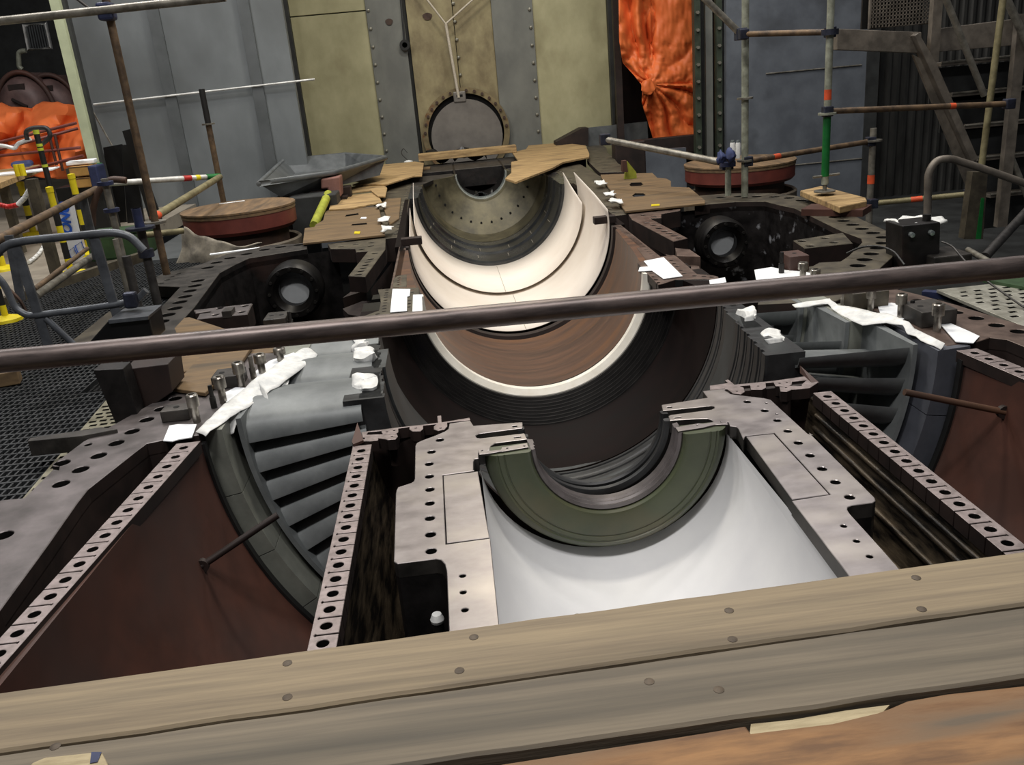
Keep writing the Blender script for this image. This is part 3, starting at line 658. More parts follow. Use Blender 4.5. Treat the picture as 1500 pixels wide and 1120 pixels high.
# ================================================================== INNER CASING BOWL
bw = T('inner_casing', (XC, 6, -1.3), 'rust brown inner casing half bowl with dark stepped seal rings and white seal strip', 'turbine casing')
prof = [(4.2, 1.0)]
y = 4.2
for k in range(8):   # shallow grooved landings under the diaphragms
    r_ = 1.0+.0125*k
    prof += [(y+.005, r_-.012), (y+.06, r_-.012), (y+.065, r_+.01), (y+.1, r_+.01), (y+.105, r_), (y+.14, r_+.006)]; y += .147
rev('grooved_land', prof+[(5.38, 1.2), (4.2, 1.2)], 'groove_steel', bw, seg=96, ang=20)
rev('cone_wall', [(5.38, 1.09), (5.42, 1.105), (5.7, 1.085), (6.0, 1.025), (6.02, 1.01), (6.02, 1.25), (5.38, 1.25)], 'bowl_brown', bw, seg=96)
prof = []
n = 9
for k in range(n):   # stepped dark seal rings narrowing to the white strip
    y0 = 6.02+.235*k/n; r0 = 1.015-.15*k/n
    prof += [(y0, r0), (y0+.006, r0-.014), (y0+.018, r0-.014), (y0+.021, r0-.008)]
rev('seal_rings', prof+[(6.26, .865), (6.26, 1.25), (6.02, 1.25)], 'black_steel', bw, seg=96, ang=15)
rev('white_seal_strip', [(6.258, .858), (6.295, .816), (6.36, .82), (6.36, .9), (6.258, .9)], 'white_strip', bw, seg=96)
rev('seal_rings', [(6.36, .83), (6.40, .835), (6.41, .85), (6.44, .845), (6.45, .865), (6.5, .865), (6.5, 1.2), (6.36, 1.2)], 'black_steel', bw, seg=96, ang=15)
rev('brown_shell', [(6.5, .868), (7.2, .93), (8.2, .985), (8.2, 1.06), (6.5, 1.06)], 'casing_brown', bw, seg=96)
rev('shell_rim', [(8.2, .99), (8.26, 1.03), (8.32, 1.03), (8.33, .985), (8.42, .985), (8.42, 1.07), (8.2, 1.07)], 'rust_dark', bw, seg=96)
rev('shell_rear', [(8.42, 1.045), (11.9, 1.09), (11.9, 1.14), (8.42, 1.12)], 'bowl_brown', bw, seg=80)
# perforated top plates on the inner casing joint, both sides
prism('top_plate', gp(crop(*C3, [(550, 630), (700, 618), (1000, 605), (1000, 655), (1000, 700), (935, 890), (840, 865), (480, 950), (340, 965), (345, 940), (560, 860), (580, 770), (575, 720), (555, 655)])), .003, -.06, 'flange_olive', bw,
      gh(crop(*C3, [(650, 635), (645, 665), (640, 690), (635, 715), (632, 745), (628, 775), (622, 808), (620, 838), (615, 868), (545, 898), (450, 918), (370, 942), (925, 637), (920, 662), (890, 750), (888, 785), (885, 820)]), .016), bevel=.002, nh=10)
prism('top_plate', gp(crop(*C3, [(725, 505), (760, 480), (865, 465), (865, 600), (710, 605)])), .002, -.06, 'flange_olive', bw, gh(crop(*C3, [(790, 500), (785, 523), (785, 547), (782, 573)]), .02), bevel=.002, nh=10)
prism('top_plate', gp(crop(*((740, 270), 3.947), [(760, 367), (822, 363), (890, 420), (978, 410), (1000, 425), (1110, 520), (1205, 528), (1232, 535), (1240, 560), (1160, 548), (985, 552), (915, 575), (885, 582), (800, 495), (765, 455), (815, 440)])), .003, -.06, 'flange_brown', bw,
      gh(crop(*((740, 270), 3.947), [(815, 377), (830, 390), (845, 403), (865, 415), (960, 440), (977, 458), (995, 477), (1015, 497), (1035, 517), (1095, 530), (1150, 533), (1195, 538), (845, 515), (858, 535), (872, 553), (885, 570)]), .017), bevel=.002, nh=10)
ext('plate_drop', [G(526, 469), G(604, 459), G(600, 456), G(592, 456)], (0, 0, -.15), 'flange_dark', bw)
ext('plate_drop', [G(945, 396), G(972, 415), G(985, 410), G(1050, 411)], (0, 0, -.2), 'paint_black', bw)
# key bars across the casing edge
p = G(596, 358); boxat('key_bar', (p.x+.05, p.y, .03), (.2, .1, .07), 'rust_dark', bw, bevel=.005)
p = G(893, 325); boxat('key_bar', (p.x-.05, p.y, .03), (.22, .1, .07), 'rust_dark', bw, bevel=.005)
for s in (-1, 1):
    xx = XC+s*1.045
    prism('edge_rail', [(xx-.035, 6.55), (xx+.035, 6.55), (xx+.035, 8.42), (xx-.035, 8.42)] if True else [], 0, -.05, 'flange_brown', bw, bevel=.003)
    for k in range(20):
        pass
# white protective card sheets lying in the rear half
def cardsheet(lab, prof, a0, a1, tips):
    V = []; Fc = []; seg = 80; k = len(prof)
    for i in range(seg+1):
        u = i/seg
        for j, (Y, r) in enumerate(prof):
            A0 = a0[0]+(a0[1]-a0[0])*j/(k-1); A1 = a1[0]+(a1[1]-a1[0])*j/(k-1)
            a = A0+(A1-A0)*u; V.append((XC+r*math.cos(a), Y, r*math.sin(a)))
    for i in range(seg):
        for j in range(k-1): Fc.append([i*k+j, i*k+j+1, (i+1)*k+j+1, (i+1)*k+j])
    o = mk('card_sheet', V, Fc, 'white_card', None, True, 60); tag(o, lab, 'sheet', 'white protective sheets')
    sd = o.modifiers.new('thick', 'SOLIDIFY'); sd.thickness = .006
    return o
s1 = cardsheet('white curved protective sheet next to the polished ring', [(10.2, .985), (11.2, 1.005), (11.95, 1.025)], (PI+.05, PI-.2), (2*PI-.02, 2*PI+.15), 0)
rev('seam_line', [(10.2, .976), (11.9, 1.014), (11.9, 1.018), (10.2, .980)], 'rag', s1, a0=1.5*PI+.0, a1=1.5*PI+.005, seg=1)
s2 = cardsheet('white curved protective sheet overlapping the rusty brown casing', [(8.5, .985), (9.3, 1.005), (10.9, 1.045)], (PI+.02, PI-.02), (2*PI+.15, 2*PI+.25), 0)
rev('seam_line', [(8.5, .976), (10.2, 1.02), (10.2, 1.024), (8.5, .980)], 'rag', s2, a0=1.5*PI+.08, a1=1.5*PI+.085, seg=1)
# polished ring and far olive disc
pr = T('polished_ring', (XC, 12.5, -1.05), 'polished dark steel half ring with chalk marks at the far end', 'diaphragm ring')
prb = rev('ring_body', [(11.95, .985), (12.0, .965), (12.45, .955), (12.5, .93), (12.52, .93), (12.56, .955), (12.9, .945), (12.95, .92), (13.0, .93), (13.3, .93), (13.3, 1.1), (11.95, 1.1)], 'polished', pr, seg=96, ang=20)
for a in (208, 232, 256, 282, 305, 327):
    for (ya, rr_) in ((12.12, .955), (12.62, .943)):
        A = math.radians(a+ (3 if ya > 12.5 else 0)); d = Vector((math.cos(A), 0, math.sin(A)))
        c = Vector((XC, ya, 0))+d*rr_
        tube('chalk_mark', [c, c+Vector((0, .2, 0))], .004, 'rag', prb, 6)
dz = T('end_disc', (XC, 14, -1), 'olive brown end disc with bolt circle around the far shaft bore', 'end wall')
dfc = rev('disc_face', [(14.4, .40), (14.2, .44), (13.95, .72), (13.8, .9), (13.3, .925), (13.3, 1.1), (14.5, 1.1), (14.5, .40)], 'olive_disc', dz, seg=80)
rev('bore_rim', [(14.38, .385), (14.33, .395), (14.33, .415), (14.42, .415), (14.5, .39)], 'bore_rim', dz, seg=64)
rev('bore_tube', [(14.5, .40), (16.5, .40), (16.5, .43), (14.5, .43)], 'black_steel', dz, seg=48)
rev('bore_end', [(16.5, .01), (16.5, .42), (16.55, .42), (16.55, .01)], 'void', dz, seg=48)
for k in range(14):
    a = PI+PI*(k+.5)/14
    lathe('bolt_hole', (XC+.735*math.cos(a), 13.93, .735*math.sin(a)), [(0, -.012), (.017, -.012), (.017, .03), (0, .03)], 'void', dfc, 8, 'Y')
prism('joint_face', [(XC-1.1, 13.3), (XC-.98, 13.3), (XC-.75, 13.95), (XC-.45, 14.3), (XC-.45, 14.6), (XC-1.1, 14.6)], .003, -.05, 'flange_dark', dz)
prism('joint_face', [(XC+1.1, 13.3), (XC+.98, 13.3), (XC+.75, 13.95), (XC+.45, 14.3), (XC+.45, 14.6), (XC+1.1, 14.6)], .003, -.05, 'flange_dark', dz)

# ================================================================== FOREGROUND BOARDS AND GUARD RAIL
ZB = .30
def extend(p0, p1, xa, xb):
    """line through two ground pixels, extended to x = xa and xb"""
    a = G(*p0, ZB); b = G(*p1, ZB); f = lambda x: a.y+(b.y-a.y)*(x-a.x)/(b.x-a.x)
    return (xa, f(xa)), (xb, f(xb))
def board(lab, far, near, m, t=.05, xa=-2.4, xb=2.6, z=ZB, rag=.004, seed=0, nail_px=()):
    fa, fb = extend(*far, xa, xb); na, nb = extend(*near, xa, xb)
    n = 60; P = []
    for i in range(n+1):
        u = i/n; x = xa+(xb-xa)*u
        P.append((x, fa[1]+(fb[1]-fa[1])*u+rag*noise.noise(Vector((x*6, seed, 0)))))
    for i in range(n, -1, -1):
        u = i/n; x = xa+(xb-xa)*u
        P.append((x, na[1]+(nb[1]-na[1])*u+rag*noise.noise(Vector((x*6, seed+5, 0)))))
    o = prism('scaffold_board', P, z, z-t, m, None, bevel=.006)
    tag(o, lab, 'board', 'weathered scaffold boards')
    for px, py in nail_px:
        q = G(px, py, z)
        lathe('nail_head', (q.x, q.y, z), [(0, -.01), (.011, -.01), (.011, .001), (.006, .003), (0, .003)], 'nail', o, 10)
    return o
board('pale weathered board at the far edge of the platform, with round nail heads', ((0, 1013), (1500, 806)), ((0, 1099), (1500, 884)), 'board_grey', seed=1,
      nail_px=[(421, 971), (421, 1021), (694, 933), (673, 982), (1068, 894), (1073, 936), (1342, 846), (1350, 892)])
board('grey weathered board, middle one of the platform, next to the splintered plank', ((0, 1104), (1500, 888)), ((625, 1115), (1500, 989)), 'board_dull', seed=3, nail_px=[(951, 998), (1053, 1010), (81, 1093)])
# orange board with a splintered edge
e = crop((1100, 720), 2.8, [(0, 985), (330, 945), (520, 900), (575, 880), (640, 852), (800, 824), (1120, 790)])
P = [tuple(G(620, 1138, ZB-.012)[:2]), tuple(G(740, 1116, ZB-.012)[:2]), tuple(G(1000, 1076, ZB-.012)[:2]), tuple(G(1092, 1061, ZB-.012)[:2])] + gp(e, ZB-.012) + [tuple(G(1600, 985, ZB-.012)[:2]), (1.9, 1.2), (-.1, 1.0)]
ob = prism('scaffold_board', P, ZB-.012, ZB-.06, 'board_orange', None, bevel=.005)
tag(ob, 'orange brown splintered plank at the bottom right corner', 'board', 'weathered scaffold boards')
ext('split_edge', [G(1098, 1075, ZB-.016), G(1200, 1067, ZB-.016), G(1290, 1046, ZB-.016), G(1303, 1032, ZB-.016), G(1240, 1040, ZB-.016), G(1160, 1054, ZB-.016), G(1100, 1060, ZB-.016)], (0, 0, -.03), 'board_split', ob)
p = [G(45, 1117, ZB+.03), G(66, 1108, ZB+.03), G(133, 1101, ZB+.03), G(150, 1101, ZB+.03), G(160, 1122, ZB+.03), G(120, 1180, ZB+.03), G(40, 1180, ZB+.03)]
o = ext('timber_offcut', p, (0, 0, -.03), 'board_split', None, bevel=.004); tag(o, 'small pale offcut with purple paint in the bottom left corner', 'offcut')
ext('paint_patch', [G(134, 1101.5, ZB+.031), G(149, 1101.5, ZB+.031), G(143, 1116, ZB+.031), G(132, 1118, ZB+.031)], (0, 0, .0012), 'paint_blue', o)
for x in (-2.2, 0.2, 2.4):
    o = tube('board_transom', [(x, 1.2, ZB-.075), (x, 1.8, ZB-.075)], .0242, 'tube_galv'); tag(o, {-2.2: 'galvanised tube under the left ends of the boards', .2: 'galvanised tube under the middle of the boards', 2.4: 'galvanised tube under the right ends of the boards'}[x], 'scaffold tube')
a = D(0, 529, 2.0); b = D(1500, 390, 2.0); d = (b-a).normalized()
o = tube('guard_rail', [a-d*1.2, b+d*1.2], .027, 'tube_rail', None, 20); tag(o, 'dark steel guard rail tube crossing the whole view in front', 'scaffold tube')
for q, lab in ((a-d*1.1, 'scaffold upright carrying the left end of the guard rail'), (b+d*1.1, 'scaffold upright carrying the right end of the guard rail')):
    u = tube('scaffold_upright', [(q.x, q.y+.05, ZB-.1), (q.x, q.y+.05, 1.6)], .0242, 'tube_galv'); tag(u, lab, 'scaffold tube')
    boxat('coupler', q+Vector((0, .025, 0)), (.07, .09, .07), 'coupler', u)

# ================================================================== STUDS ON THE CASING JOINT
def stud(top, base, m, head, lab, w=11):
    g = G(*base); t = D(*top, g.y); h = t.z; r = pxr(w, g)/2
    e = T('stud_bolt', (g.x, g.y, 0), lab, 'stud bolt', 'studs standing on the casing joint')
    if head:
        hh = h*.42; R = r*1.6
        lathe('shank', g, [(0, 0), (r, 0), (r, h-hh), (0, h-hh)], m, e, 14)
        lathe('nut', g, [(r*.9, h-hh), (R, h-hh), (R, h-.006), (R-.005, h), (R*.5, h), (R*.5, h-.035), (0, h-.035)], m, e, 18)
    else:
        lathe('shank', g, [(0, 0), (r, 0), (r, h*.5), (0, h*.5)], m, e, 14)
        lathe('thread', g, [(0, h*.5), (r*.72, h*.5), (r*.72, h-.006), (r*.6, h), (0, h)], m, e, 14)
    return e
stud((280.7, 577), (289, 618), 'bolt_steel', True, 'nearest steel stud with hollow nut left of the vanes')
stud((308, 564), (314, 597), 'bolt_black', False, 'black stud between the two nearest left nuts', 9)
stud((320, 551), (328, 590), 'bolt_steel', True, 'steel stud with hollow nut beside the plywood, second on the left')
stud((349, 530), (355, 568), 'bolt_steel', True, 'steel stud with hollow nut, third on the left')
stud((367, 521), (372, 554), 'bolt_steel', False, 'thin steel stud left of the white cloth', 9)
stud((380, 518), (385, 548), 'bolt_steel', True, 'steel stud with nut just under the guard rail on the left')
stud((408, 509), (412, 530), 'bolt_steel', True, 'steel stud right under the rail above the white cloth')
stud((425, 456), (427, 480), 'bolt_black', False, 'black stud above the rail beside the small drilled block', 8)
stud((1144.6, 369), (1144.6, 402), 'bolt_black', False, 'thin black stud behind the rail on the right', 8)
stud((1175, 384), (1176, 408), 'bolt_steel', True, 'steel stud with hollow nut right of the rusty block', 9)
stud((1193.5, 394), (1194, 415), 'bolt_steel', True, 'short steel stud just above the rail on the right', 9)
stud((1235, 425), (1235, 447), 'bolt_steel', False, 'steel stud below the rail at the left of the right row', 8)
stud((1249, 425), (1249, 449), 'bolt_steel', False, 'steel stud below the rail, second of the right row', 8)
stud((1276, 423), (1275, 455), 'bolt_steel', True, 'steel stud in front of the dark block on the right', 9)
stud((1320, 430), (1319, 466), 'bolt_steel', True, 'tall steel stud with bright hollow nut on the right', 10)
stud((1335, 440), (1335, 466), 'bolt_black', False, 'black stud between the two right hollow nuts', 9)
stud((1376, 444), (1372, 485), 'bolt_steel', True, 'steel stud with hollow nut at the right outer flange', 11)
def block(c, s, m, lab, holes=2, zb=0):
    e = boxat('clamp_block', (c.x, c.y, zb+s[2]/2), s, m, None, bevel=.006); tag(e, lab, 'block', 'clamp blocks on the joint')
    for k in range(holes):
        x = c.x+(k-(holes-1)/2)*s[0]*.45
        lathe('bore', (x, c.y, zb+s[2]), [(0, -.01), (.016, -.01), (.016, .0015), (0, .0015)], 'void', e, 10)
block(G(338, 562), (.16, .16, .07), 'flange_dark', 'dark clamp block behind the left studs')
block(G(262, 612), (.14, .1, .06), 'flange_dark', 'dark clamp block by the nearest left stud', 1)
block(G(408, 478), (.15, .2, .08), 'flange_dark', 'small drilled block above the rail on the left')
block(G(1163, 393), (.14, .2, .11), 'rust_brown', 'rusty red block behind the rail on the right', 1)
block(G(1266, 447), (.22, .16, .1), 'flange_olive', 'olive clamp block below the rail on the right')
block(G(1358, 470), (.2, .24, .09), 'flange_dark', 'dark clamp block beside the right outer stud')

# ================================================================== WHITE PAPER AND CLOTH
def flat(lab, pts, z=.012, name='paper_sheet', m='paper', cat='paper', t=.004):
    o = ext(name, [(*G(x, y, z)[:2], z) for x, y in pts], (0, 0, -t), m); tag(o, lab, cat, 'white papers on the joint'); return o
flat('white paper square on the left flange beside the nearest stud', [(239, 645), (248, 623), (260, 621), (288, 621), (281, 640), (262, 643), (252, 646)])
flat('white paper on the perforated plate left of the card sheets', [(575, 422.8), (601, 423), (600, 433), (596.5, 434), (596, 455), (571.6, 457)])
flat('small white paper hanging over the edge of the left perforated plate', [(605, 431.5), (618, 431), (619, 458.5), (604, 459)], .02)
flat('white paper on the perforated plate right of the brown casing', [(943, 382), (972, 376.4), (1000, 404), (972, 408), (955, 396), (935, 397), (937, 391), (950, 390)])
flat('small white paper at the right end of the perforated plate', [(1039, 410), (1062, 406), (1064, 413), (1040, 417)], .03)
flat('white paper among the left studs below the rail', [(322, 578), (345, 567), (365, 568), (350, 590), (335, 592)])
flat('white paper between the left studs and the rail', [(372, 545), (395, 528), (430, 516), (440, 520), (400, 545), (380, 557)], .008)
flat('white paper strip beside the right outer stud', [(1377, 474), (1390, 472), (1418, 484), (1435, 492), (1426, 502), (1400, 500)], .012)
flat('white paper around the tall right stud', [(1285, 446), (1306, 443), (1330, 448), (1345, 456), (1318, 470), (1290, 460)], .008)
flat('white paper behind the rail at the right studs', [(1105, 395), (1130, 391), (1150, 395), (1180, 398), (1200, 402), (1190, 412), (1130, 408), (1108, 412)], .012)
flat('small white paper above the rail on the left', [(430, 480), (460, 470), (468, 472), (455, 482)], .012)
flat('white paper edge just above the rail at the left arm', [(515, 470), (526, 466), (528, 471), (518, 473)], .012)
def cloth(lab, rows, amp=.012, fr=14, seed=0):
    o = sheet('cloth_wrap', rows, 'cloth_white', None, amp, fr, .004, True, seed, 5); tag(o, lab, 'cloth', 'white cloth wraps on the diaphragm ends'); return o
def g3(x, y, z): return G(x, y, z)
cloth('white cloth wrapped along the top of the left vane ring', [[g3(288, 631, .015), g3(322, 598, .02), g3(354, 570, .04), g3(378, 552, .06), g3(418, 524, .05), g3(452, 508, .03)],
      [g3(300, 638, .01), g3(338, 610, .01), g3(372, 592, .0), g3(398, 572, .02), g3(442, 540, .02), g3(466, 520, .015)]], .012, 12, 1)
cloth('white cloth tail hanging from the left vane ring', [[D(332, 612, 4.18), D(350, 600, 4.22)], [D(334, 622, 4.15), D(352, 609, 4.18)], [D(338, 636, 4.12), D(343, 634, 4.12)]], .008, 20, 2)
cloth('white cloth strip standing between the left vane stages', [[G(420, 545, .03), G(434, 520, .03)], [G(405, 585, -.02), G(416, 585, -.02)]], .006, 20, 3)
cloth('white cloth strip lying across the left vane stages', [[G(380, 560, .06), G(388, 568, .05)], [G(387, 585, 0), G(394, 588, 0)]], .006, 20, 8)
def hood(lab, px, py, s, Y):
    c = D(px, py, Y); a, b, h = s
    rows = []
    for k, (z, q) in enumerate(((-1, 1.05), (-.2, 1.0), (.85, .98), (1.0, .75), (1.02, .0))):
        row = []
        for i in range(13):
            t = 2*PI*i/12; n = 4
            cx_ = abs(math.cos(t))**(2/n)*math.copysign(1, math.cos(t)); sy_ = abs(math.sin(t))**(2/n)*math.copysign(1, math.sin(t))
            row.append(c+Vector((cx_*a*q, sy_*b*q, z*h)))
        rows.append(row)
    o = sheet('cloth_wrap', rows, 'cloth_white', None, .03, 13, .003, True, px, 4); tag(o, lab, 'cloth', 'white cloth wraps on the diaphragm ends'); return o
hood('white cloth bag over the inner end of the nearest left vanes', 538, 574, (.062, .1, .075), 4.42)
hood('white cloth bag over the inner end of the second left vanes', 535, 528, (.065, .1, .06), 4.9)
hood('white cloth bag just under the rail at the left vane ends', 530, 508, (.05, .1, .04), 5.2)
cloth('white cloth tip drooping from the nearest left bag', [[D(528, 582, 4.3), D(545, 588, 4.3)], [D(531, 598, 4.28), D(540, 598, 4.28)], [D(534, 609, 4.26), D(536, 609, 4.26)]], .005, 20, 4)
hood('white cloth bag over the inner end of the nearest right vanes', 1134, 498, (.05, .1, .04), 4.5)
hood('white cloth bag over the inner end of the second right vanes', 1096, 464, (.05, .1, .04), 4.95)
cloth('white cloth flap drooping from the nearest right bag', [[D(1120, 497, 4.4), D(1146, 494, 4.4)], [D(1129, 508, 4.38), D(1147, 508, 4.38)], [D(1135, 519, 4.37), D(1147, 519, 4.37)]], .004, 20, 5)
cloth('white cloth flap drooping from the second right bag', [[D(1091, 464, 4.85), D(1104, 460, 4.85)], [D(1090, 476, 4.83), D(1105, 476, 4.83)]], .004, 20, 6)
cloth('white cloth wrapped along the top of the right vane ring', [[g3(1160, 446, .02), g3(1215, 437, .03), g3(1228, 447, .02), g3(1265, 455, .02), g3(1300, 459, .03), g3(1332, 470, .05), g3(1340, 482, .02), g3(1385, 504, .02)],
      [g3(1165, 452, .01), g3(1212, 446, .01), g3(1228, 460, .0), g3(1262, 477, .0), g3(1300, 474, .02), g3(1322, 476, .03), g3(1330, 490, .01), g3(1378, 512, .0)]], .01, 12, 7)
cloth('white cloth corner drooping at the outer right vane ring', [[D(1372, 505, 4.18), D(1384, 505, 4.18)], [D(1374, 515, 4.17), D(1384, 516, 4.17)], [D(1379, 528, 4.17), D(1382, 528, 4.17)]], .004, 20, 9)

# ================================================================== PLYWOOD SHEETS LYING ON THE FAR JOINT
C9 = ((380, 200), 5.357)
def plyw(lab, pts, m, z=.035, t=.022, holes=(), name='plywood_sheet'):
    o = prism(name, gp(pts, z), z, z-t, m, None, polyholes=[gp(h, z) for h in holes], bevel=.003); tag(o, lab, 'plywood', 'plywood sheets covering the far joint'); return o
plyw('brown plywood sheet with two slots on the far left joint', crop(*C9, [(340, 835), (355, 718), (430, 708), (440, 690), (500, 655), (515, 590), (545, 572), (935, 545), (985, 768)]), 'ply', .035,
     holes=[crop(*C9, [(670, 628), (682, 612), (775, 598), (780, 612)]), crop(*C9, [(720, 698), (728, 684), (840, 674), (845, 688)])])
plyw('pale stepped plywood piece above the brown slotted sheet', crop(*C9, [(545, 570), (565, 512), (650, 495), (682, 460), (895, 440), (945, 482), (962, 512), (712, 560)]), 'ply_light', .06)
plyw('pale plywood strip with a long notch on the left joint', crop(*C9, [(683, 438), (690, 402), (800, 376), (960, 365), (1002, 400), (988, 468), (930, 465), (872, 420), (700, 442)]), 'ply_light', .085)
plyw('large pale plywood board at the far left of the joint', crop(*C9, [(580, 258), (620, 290), (700, 305), (730, 340), (800, 352), (730, 375), (1000, 372), (1210, 308), (1275, 305), (1290, 205), (1220, 195), (690, 245)]), 'ply_light', .11)
plyw('narrow brown plywood beside the left edge of the white sheets', crop(*C9, [(960, 520), (1000, 485), (1110, 478), (1095, 640), (1020, 690)]), 'ply', .02)
plyw('tan plywood sheet with two slots on the right joint', crop(*C4, [(300, 635), (920, 572), (922, 550), (800, 450), (655, 445), (655, 400), (620, 380), (550, 375), (510, 335), (105, 350), (112, 372)]), 'ply', .035,
     holes=[crop(*C4, [(330, 430), (345, 412), (420, 408), (440, 425), (420, 436), (345, 440)]), crop(*C4, [(352, 512), (375, 494), (440, 494), (460, 508), (440, 518), (365, 522)])])
C10 = ((740, 0), 3.947)
plyw('pale broken plywood board lying over the far bore', crop(*C10, [(40, 880), (120, 862), (135, 840), (380, 820), (390, 832), (465, 840), (487, 888), (485, 905), (335, 935), (275, 968), (60, 1050), (0, 1030), (35, 998), (35, 935), (75, 928)]), 'ply_light', .09, .03)
plyw('plywood sheet beside the left studs in front of the rail', [(250, 568), (288, 527), (300, 515), (370, 505), (350, 535), (330, 548), (300, 575)], 'ply', .03)
# dark slotted plates on the far right joint
prism('slotted_plate', gp(crop(*C4, [(0, 130), (110, 115), (150, 140), (160, 180), (210, 220), (240, 262), (310, 300), (300, 330), (100, 335), (60, 300), (0, 240)])), .004, -.06, 'flange_olive', oc, bevel=.003)
flat('small yellow tag on the left slotted plywood', crop(*C9, [(742, 760), (748, 742), (792, 742), (786, 760)]), .042, 'yellow_tag', 'paint_yellow', 'tag')
flat('small yellow tag at the near edge of the right plywood', crop(*C4, [(500, 595), (502, 582), (565, 578), (567, 590)]), .042, 'yellow_tag', 'paint_yellow', 'tag')
flat('white scrap of tape on the left slotted plywood', crop(*C9, [(790, 642), (800, 632), (840, 630), (838, 642)]), .042, 'tape_scrap', 'paper', 'tape')
for k, (px, py) in enumerate(crop(*C9, [(975, 672), (1000, 745), (955, 555)])+crop(*C4, [(110, 425), (190, 520), (230, 580)])):
    q = G(px, py, .05); lab = ('upper', 'middle', 'lower')[k % 3]
    h_ = sheet('tape_wad', [[q+Vector((i*.06-.06, j*.12-.06, .02)) for i in range(3)] for j in range(3)], 'cloth_white', None, .03, 16, .01, True, k, 3)
    tag(h_, ('left' if k < 3 else 'right')+' edge wad of white tape on the joint, '+(['second', 'third and nearest', 'first and farthest'][k] if k < 3 else ['farthest', 'middle', 'nearest'][k-3])+' of three', 'tape')
# timber beam and thin plank across the far end
a = D(617, 229, 16.4); b = D(752, 219, 16.4)
o = boxat('timber_beam', (a+b)/2+Vector((0, 0, 0)), ((b-a).length+.1, .22, .13), 'ply_light', None, bevel=.01); tag(o, 'pale timber beam across the far end of the joint', 'beam')
a = D(555, 229, 15.8); b = D(622, 235, 15.8); a.z = b.z = .013
o = boxat('thin_plank', (a+b)/2, (.95, .3, .03), 'ply', None, 0, .004); tag(o, 'thin brown plank left of the timber beam', 'plank')
q = Vector((D(640, 215, 16.5).x, 16.5, .10))
rows = [[q+Vector((i*.13-.2, j*.1, .08*math.sin(i*1.3+j)+(.1 if 0 < j < 2 else 0))) for i in range(9)] for j in range(4)]
o = sheet('plastic_wrap', rows, 'plastic_black', None, .09, 6, .006, True, 3, 3); tag(o, 'crumpled black plastic at the foot of the round cover', 'plastic')
q = Vector((D(700, 238, 14.45).x, 14.45, -.36))
rows = [[q+Vector((i*.09-.1, j*.08, .05*math.sin(i*1.7+j))) for i in range(4)] for j in range(3)]
o = sheet('plastic_wrap', rows, 'plastic_black', None, .06, 8, .006, True, 5, 3); tag(o, 'scrap of black plastic hanging into the far bore', 'plastic')
q = Vector((D(596, 219, 16.4).x, 16.4, .06))
o = lathe('white_jar', (q.x, q.y, q.z-.06), [(0, 0), (.07, 0), (.09, .05), (.08, .11), (.03, .13), (0, .13)], 'cloth_white', None, 14); tag(o, 'small white pot with a bent wire on the far planks', 'pot')
tube('wire', arcpts([q+Vector((0, 0, .06)), q+Vector((-.12, 0, .2)), q+Vector((-.06, 0, .3)), q+Vector((0, 0, .2))], .08), .006, 'tube_dark', o, 6)

# round cover on the far wall
rc = T('round_cover', (D(683, 195, YW).x, YW, D(683, 195, YW).z), 'grey round cover plate in a rusty bolted ring on the far wall', 'cover')
c = D(683, 195, YW-.1); rcv = .73
br_ = lathe('bolted_ring', c, [(rcv+.02, .1), (rcv+.02, -.04), (rcv+.13, -.04), (rcv+.13, .1)], 'rust_flange', rc, 64, 'Y')
lathe('inner_recess', c, [(0, .06), (rcv+.03, .06), (rcv+.03, .08), (0, .08)], 'void', rc, 48, 'Y')
cvd = lathe('cover_disc', c+Vector((.01, -.03, -.06)), [(0, -.03), (rcv-.03, -.03), (rcv-.03, .03), (0, .03)], 'cover_plate', rc, 64, 'Y')
for k in range(16):
    a = PI*(k+.5)/16; lathe('ring_bolt', c+Vector(((rcv+.075)*math.cos(a), -.045, (rcv+.075)*math.sin(a))), [(0, -.03), (.03, -.03), (.03, .02), (0, .02)], 'drum_dark', br_, 6, 'Y')
lg = c+Vector((-.06, -.06, rcv-.1))
boxat('lifting_lug', lg+Vector((0, 0, .06)), (.24, .05, .2), 'cover_plate', cvd, bevel=.02)
boxat('lug_slot', lg+Vector((0, -.026, .08)), (.12, .006, .045), 'void', cvd)
# rope sling
r0 = D(672, 143, YW-.18); r1 = D(653, 35, YW-.25)
o = T('rope_sling', (r0.x, r0.y, r0.z), 'pale rope sling holding the round cover from above', 'rope')
tube('rope', [r0, r1], .028, 'rope', o, 8); tube('rope', [r1, r1+(D(626, 0, YW-.25)-r1)*4], .018, 'rope', o, 8); tube('rope', [r1, r1+(D(692, 0, YW-.25)-r1)*4], .018, 'rope', o, 8)

# sheet metal trough and red flange stack on the left, drums
tr = T('metal_trough', (-2, 13, -.2), 'open grey sheet metal trough behind the left plywood', 'trough')
zr = .42
R4 = [G(379, 269, zr), G(415, 235, zr), G(507, 226, zr), G(565, 231, zr), G(488, 253, zr)]
B4 = [p+Vector((.2 if i in (0, 1) else (-.1 if i > 2 else 0), .25 if i in (0, 4) else -.3, -.22)) for i, p in enumerate(R4)]
n = 5
o = mk('trough_body', R4+B4, [[i, (i+1) % n, (i+1) % n+n, i+n] for i in range(n)]+[list(range(n, 2*n))], 'tray_grey', tr)
sd = o.modifiers.new('t', 'SOLIDIFY'); sd.thickness = .03
tube('rim', R4, .035, 'tray_grey', tr, 8, closed=True)
a = G(388, 275, .1); b = G(520, 262, .1)
for i in range(3):
    boxat('support_post', (R4[0].x+.3+(R4[4].x-R4[0].x-.3)*i/2, R4[0].y+.45+.2*i, -.1), (.34, .2, .6), 'rust_dark', tr, bevel=.01)
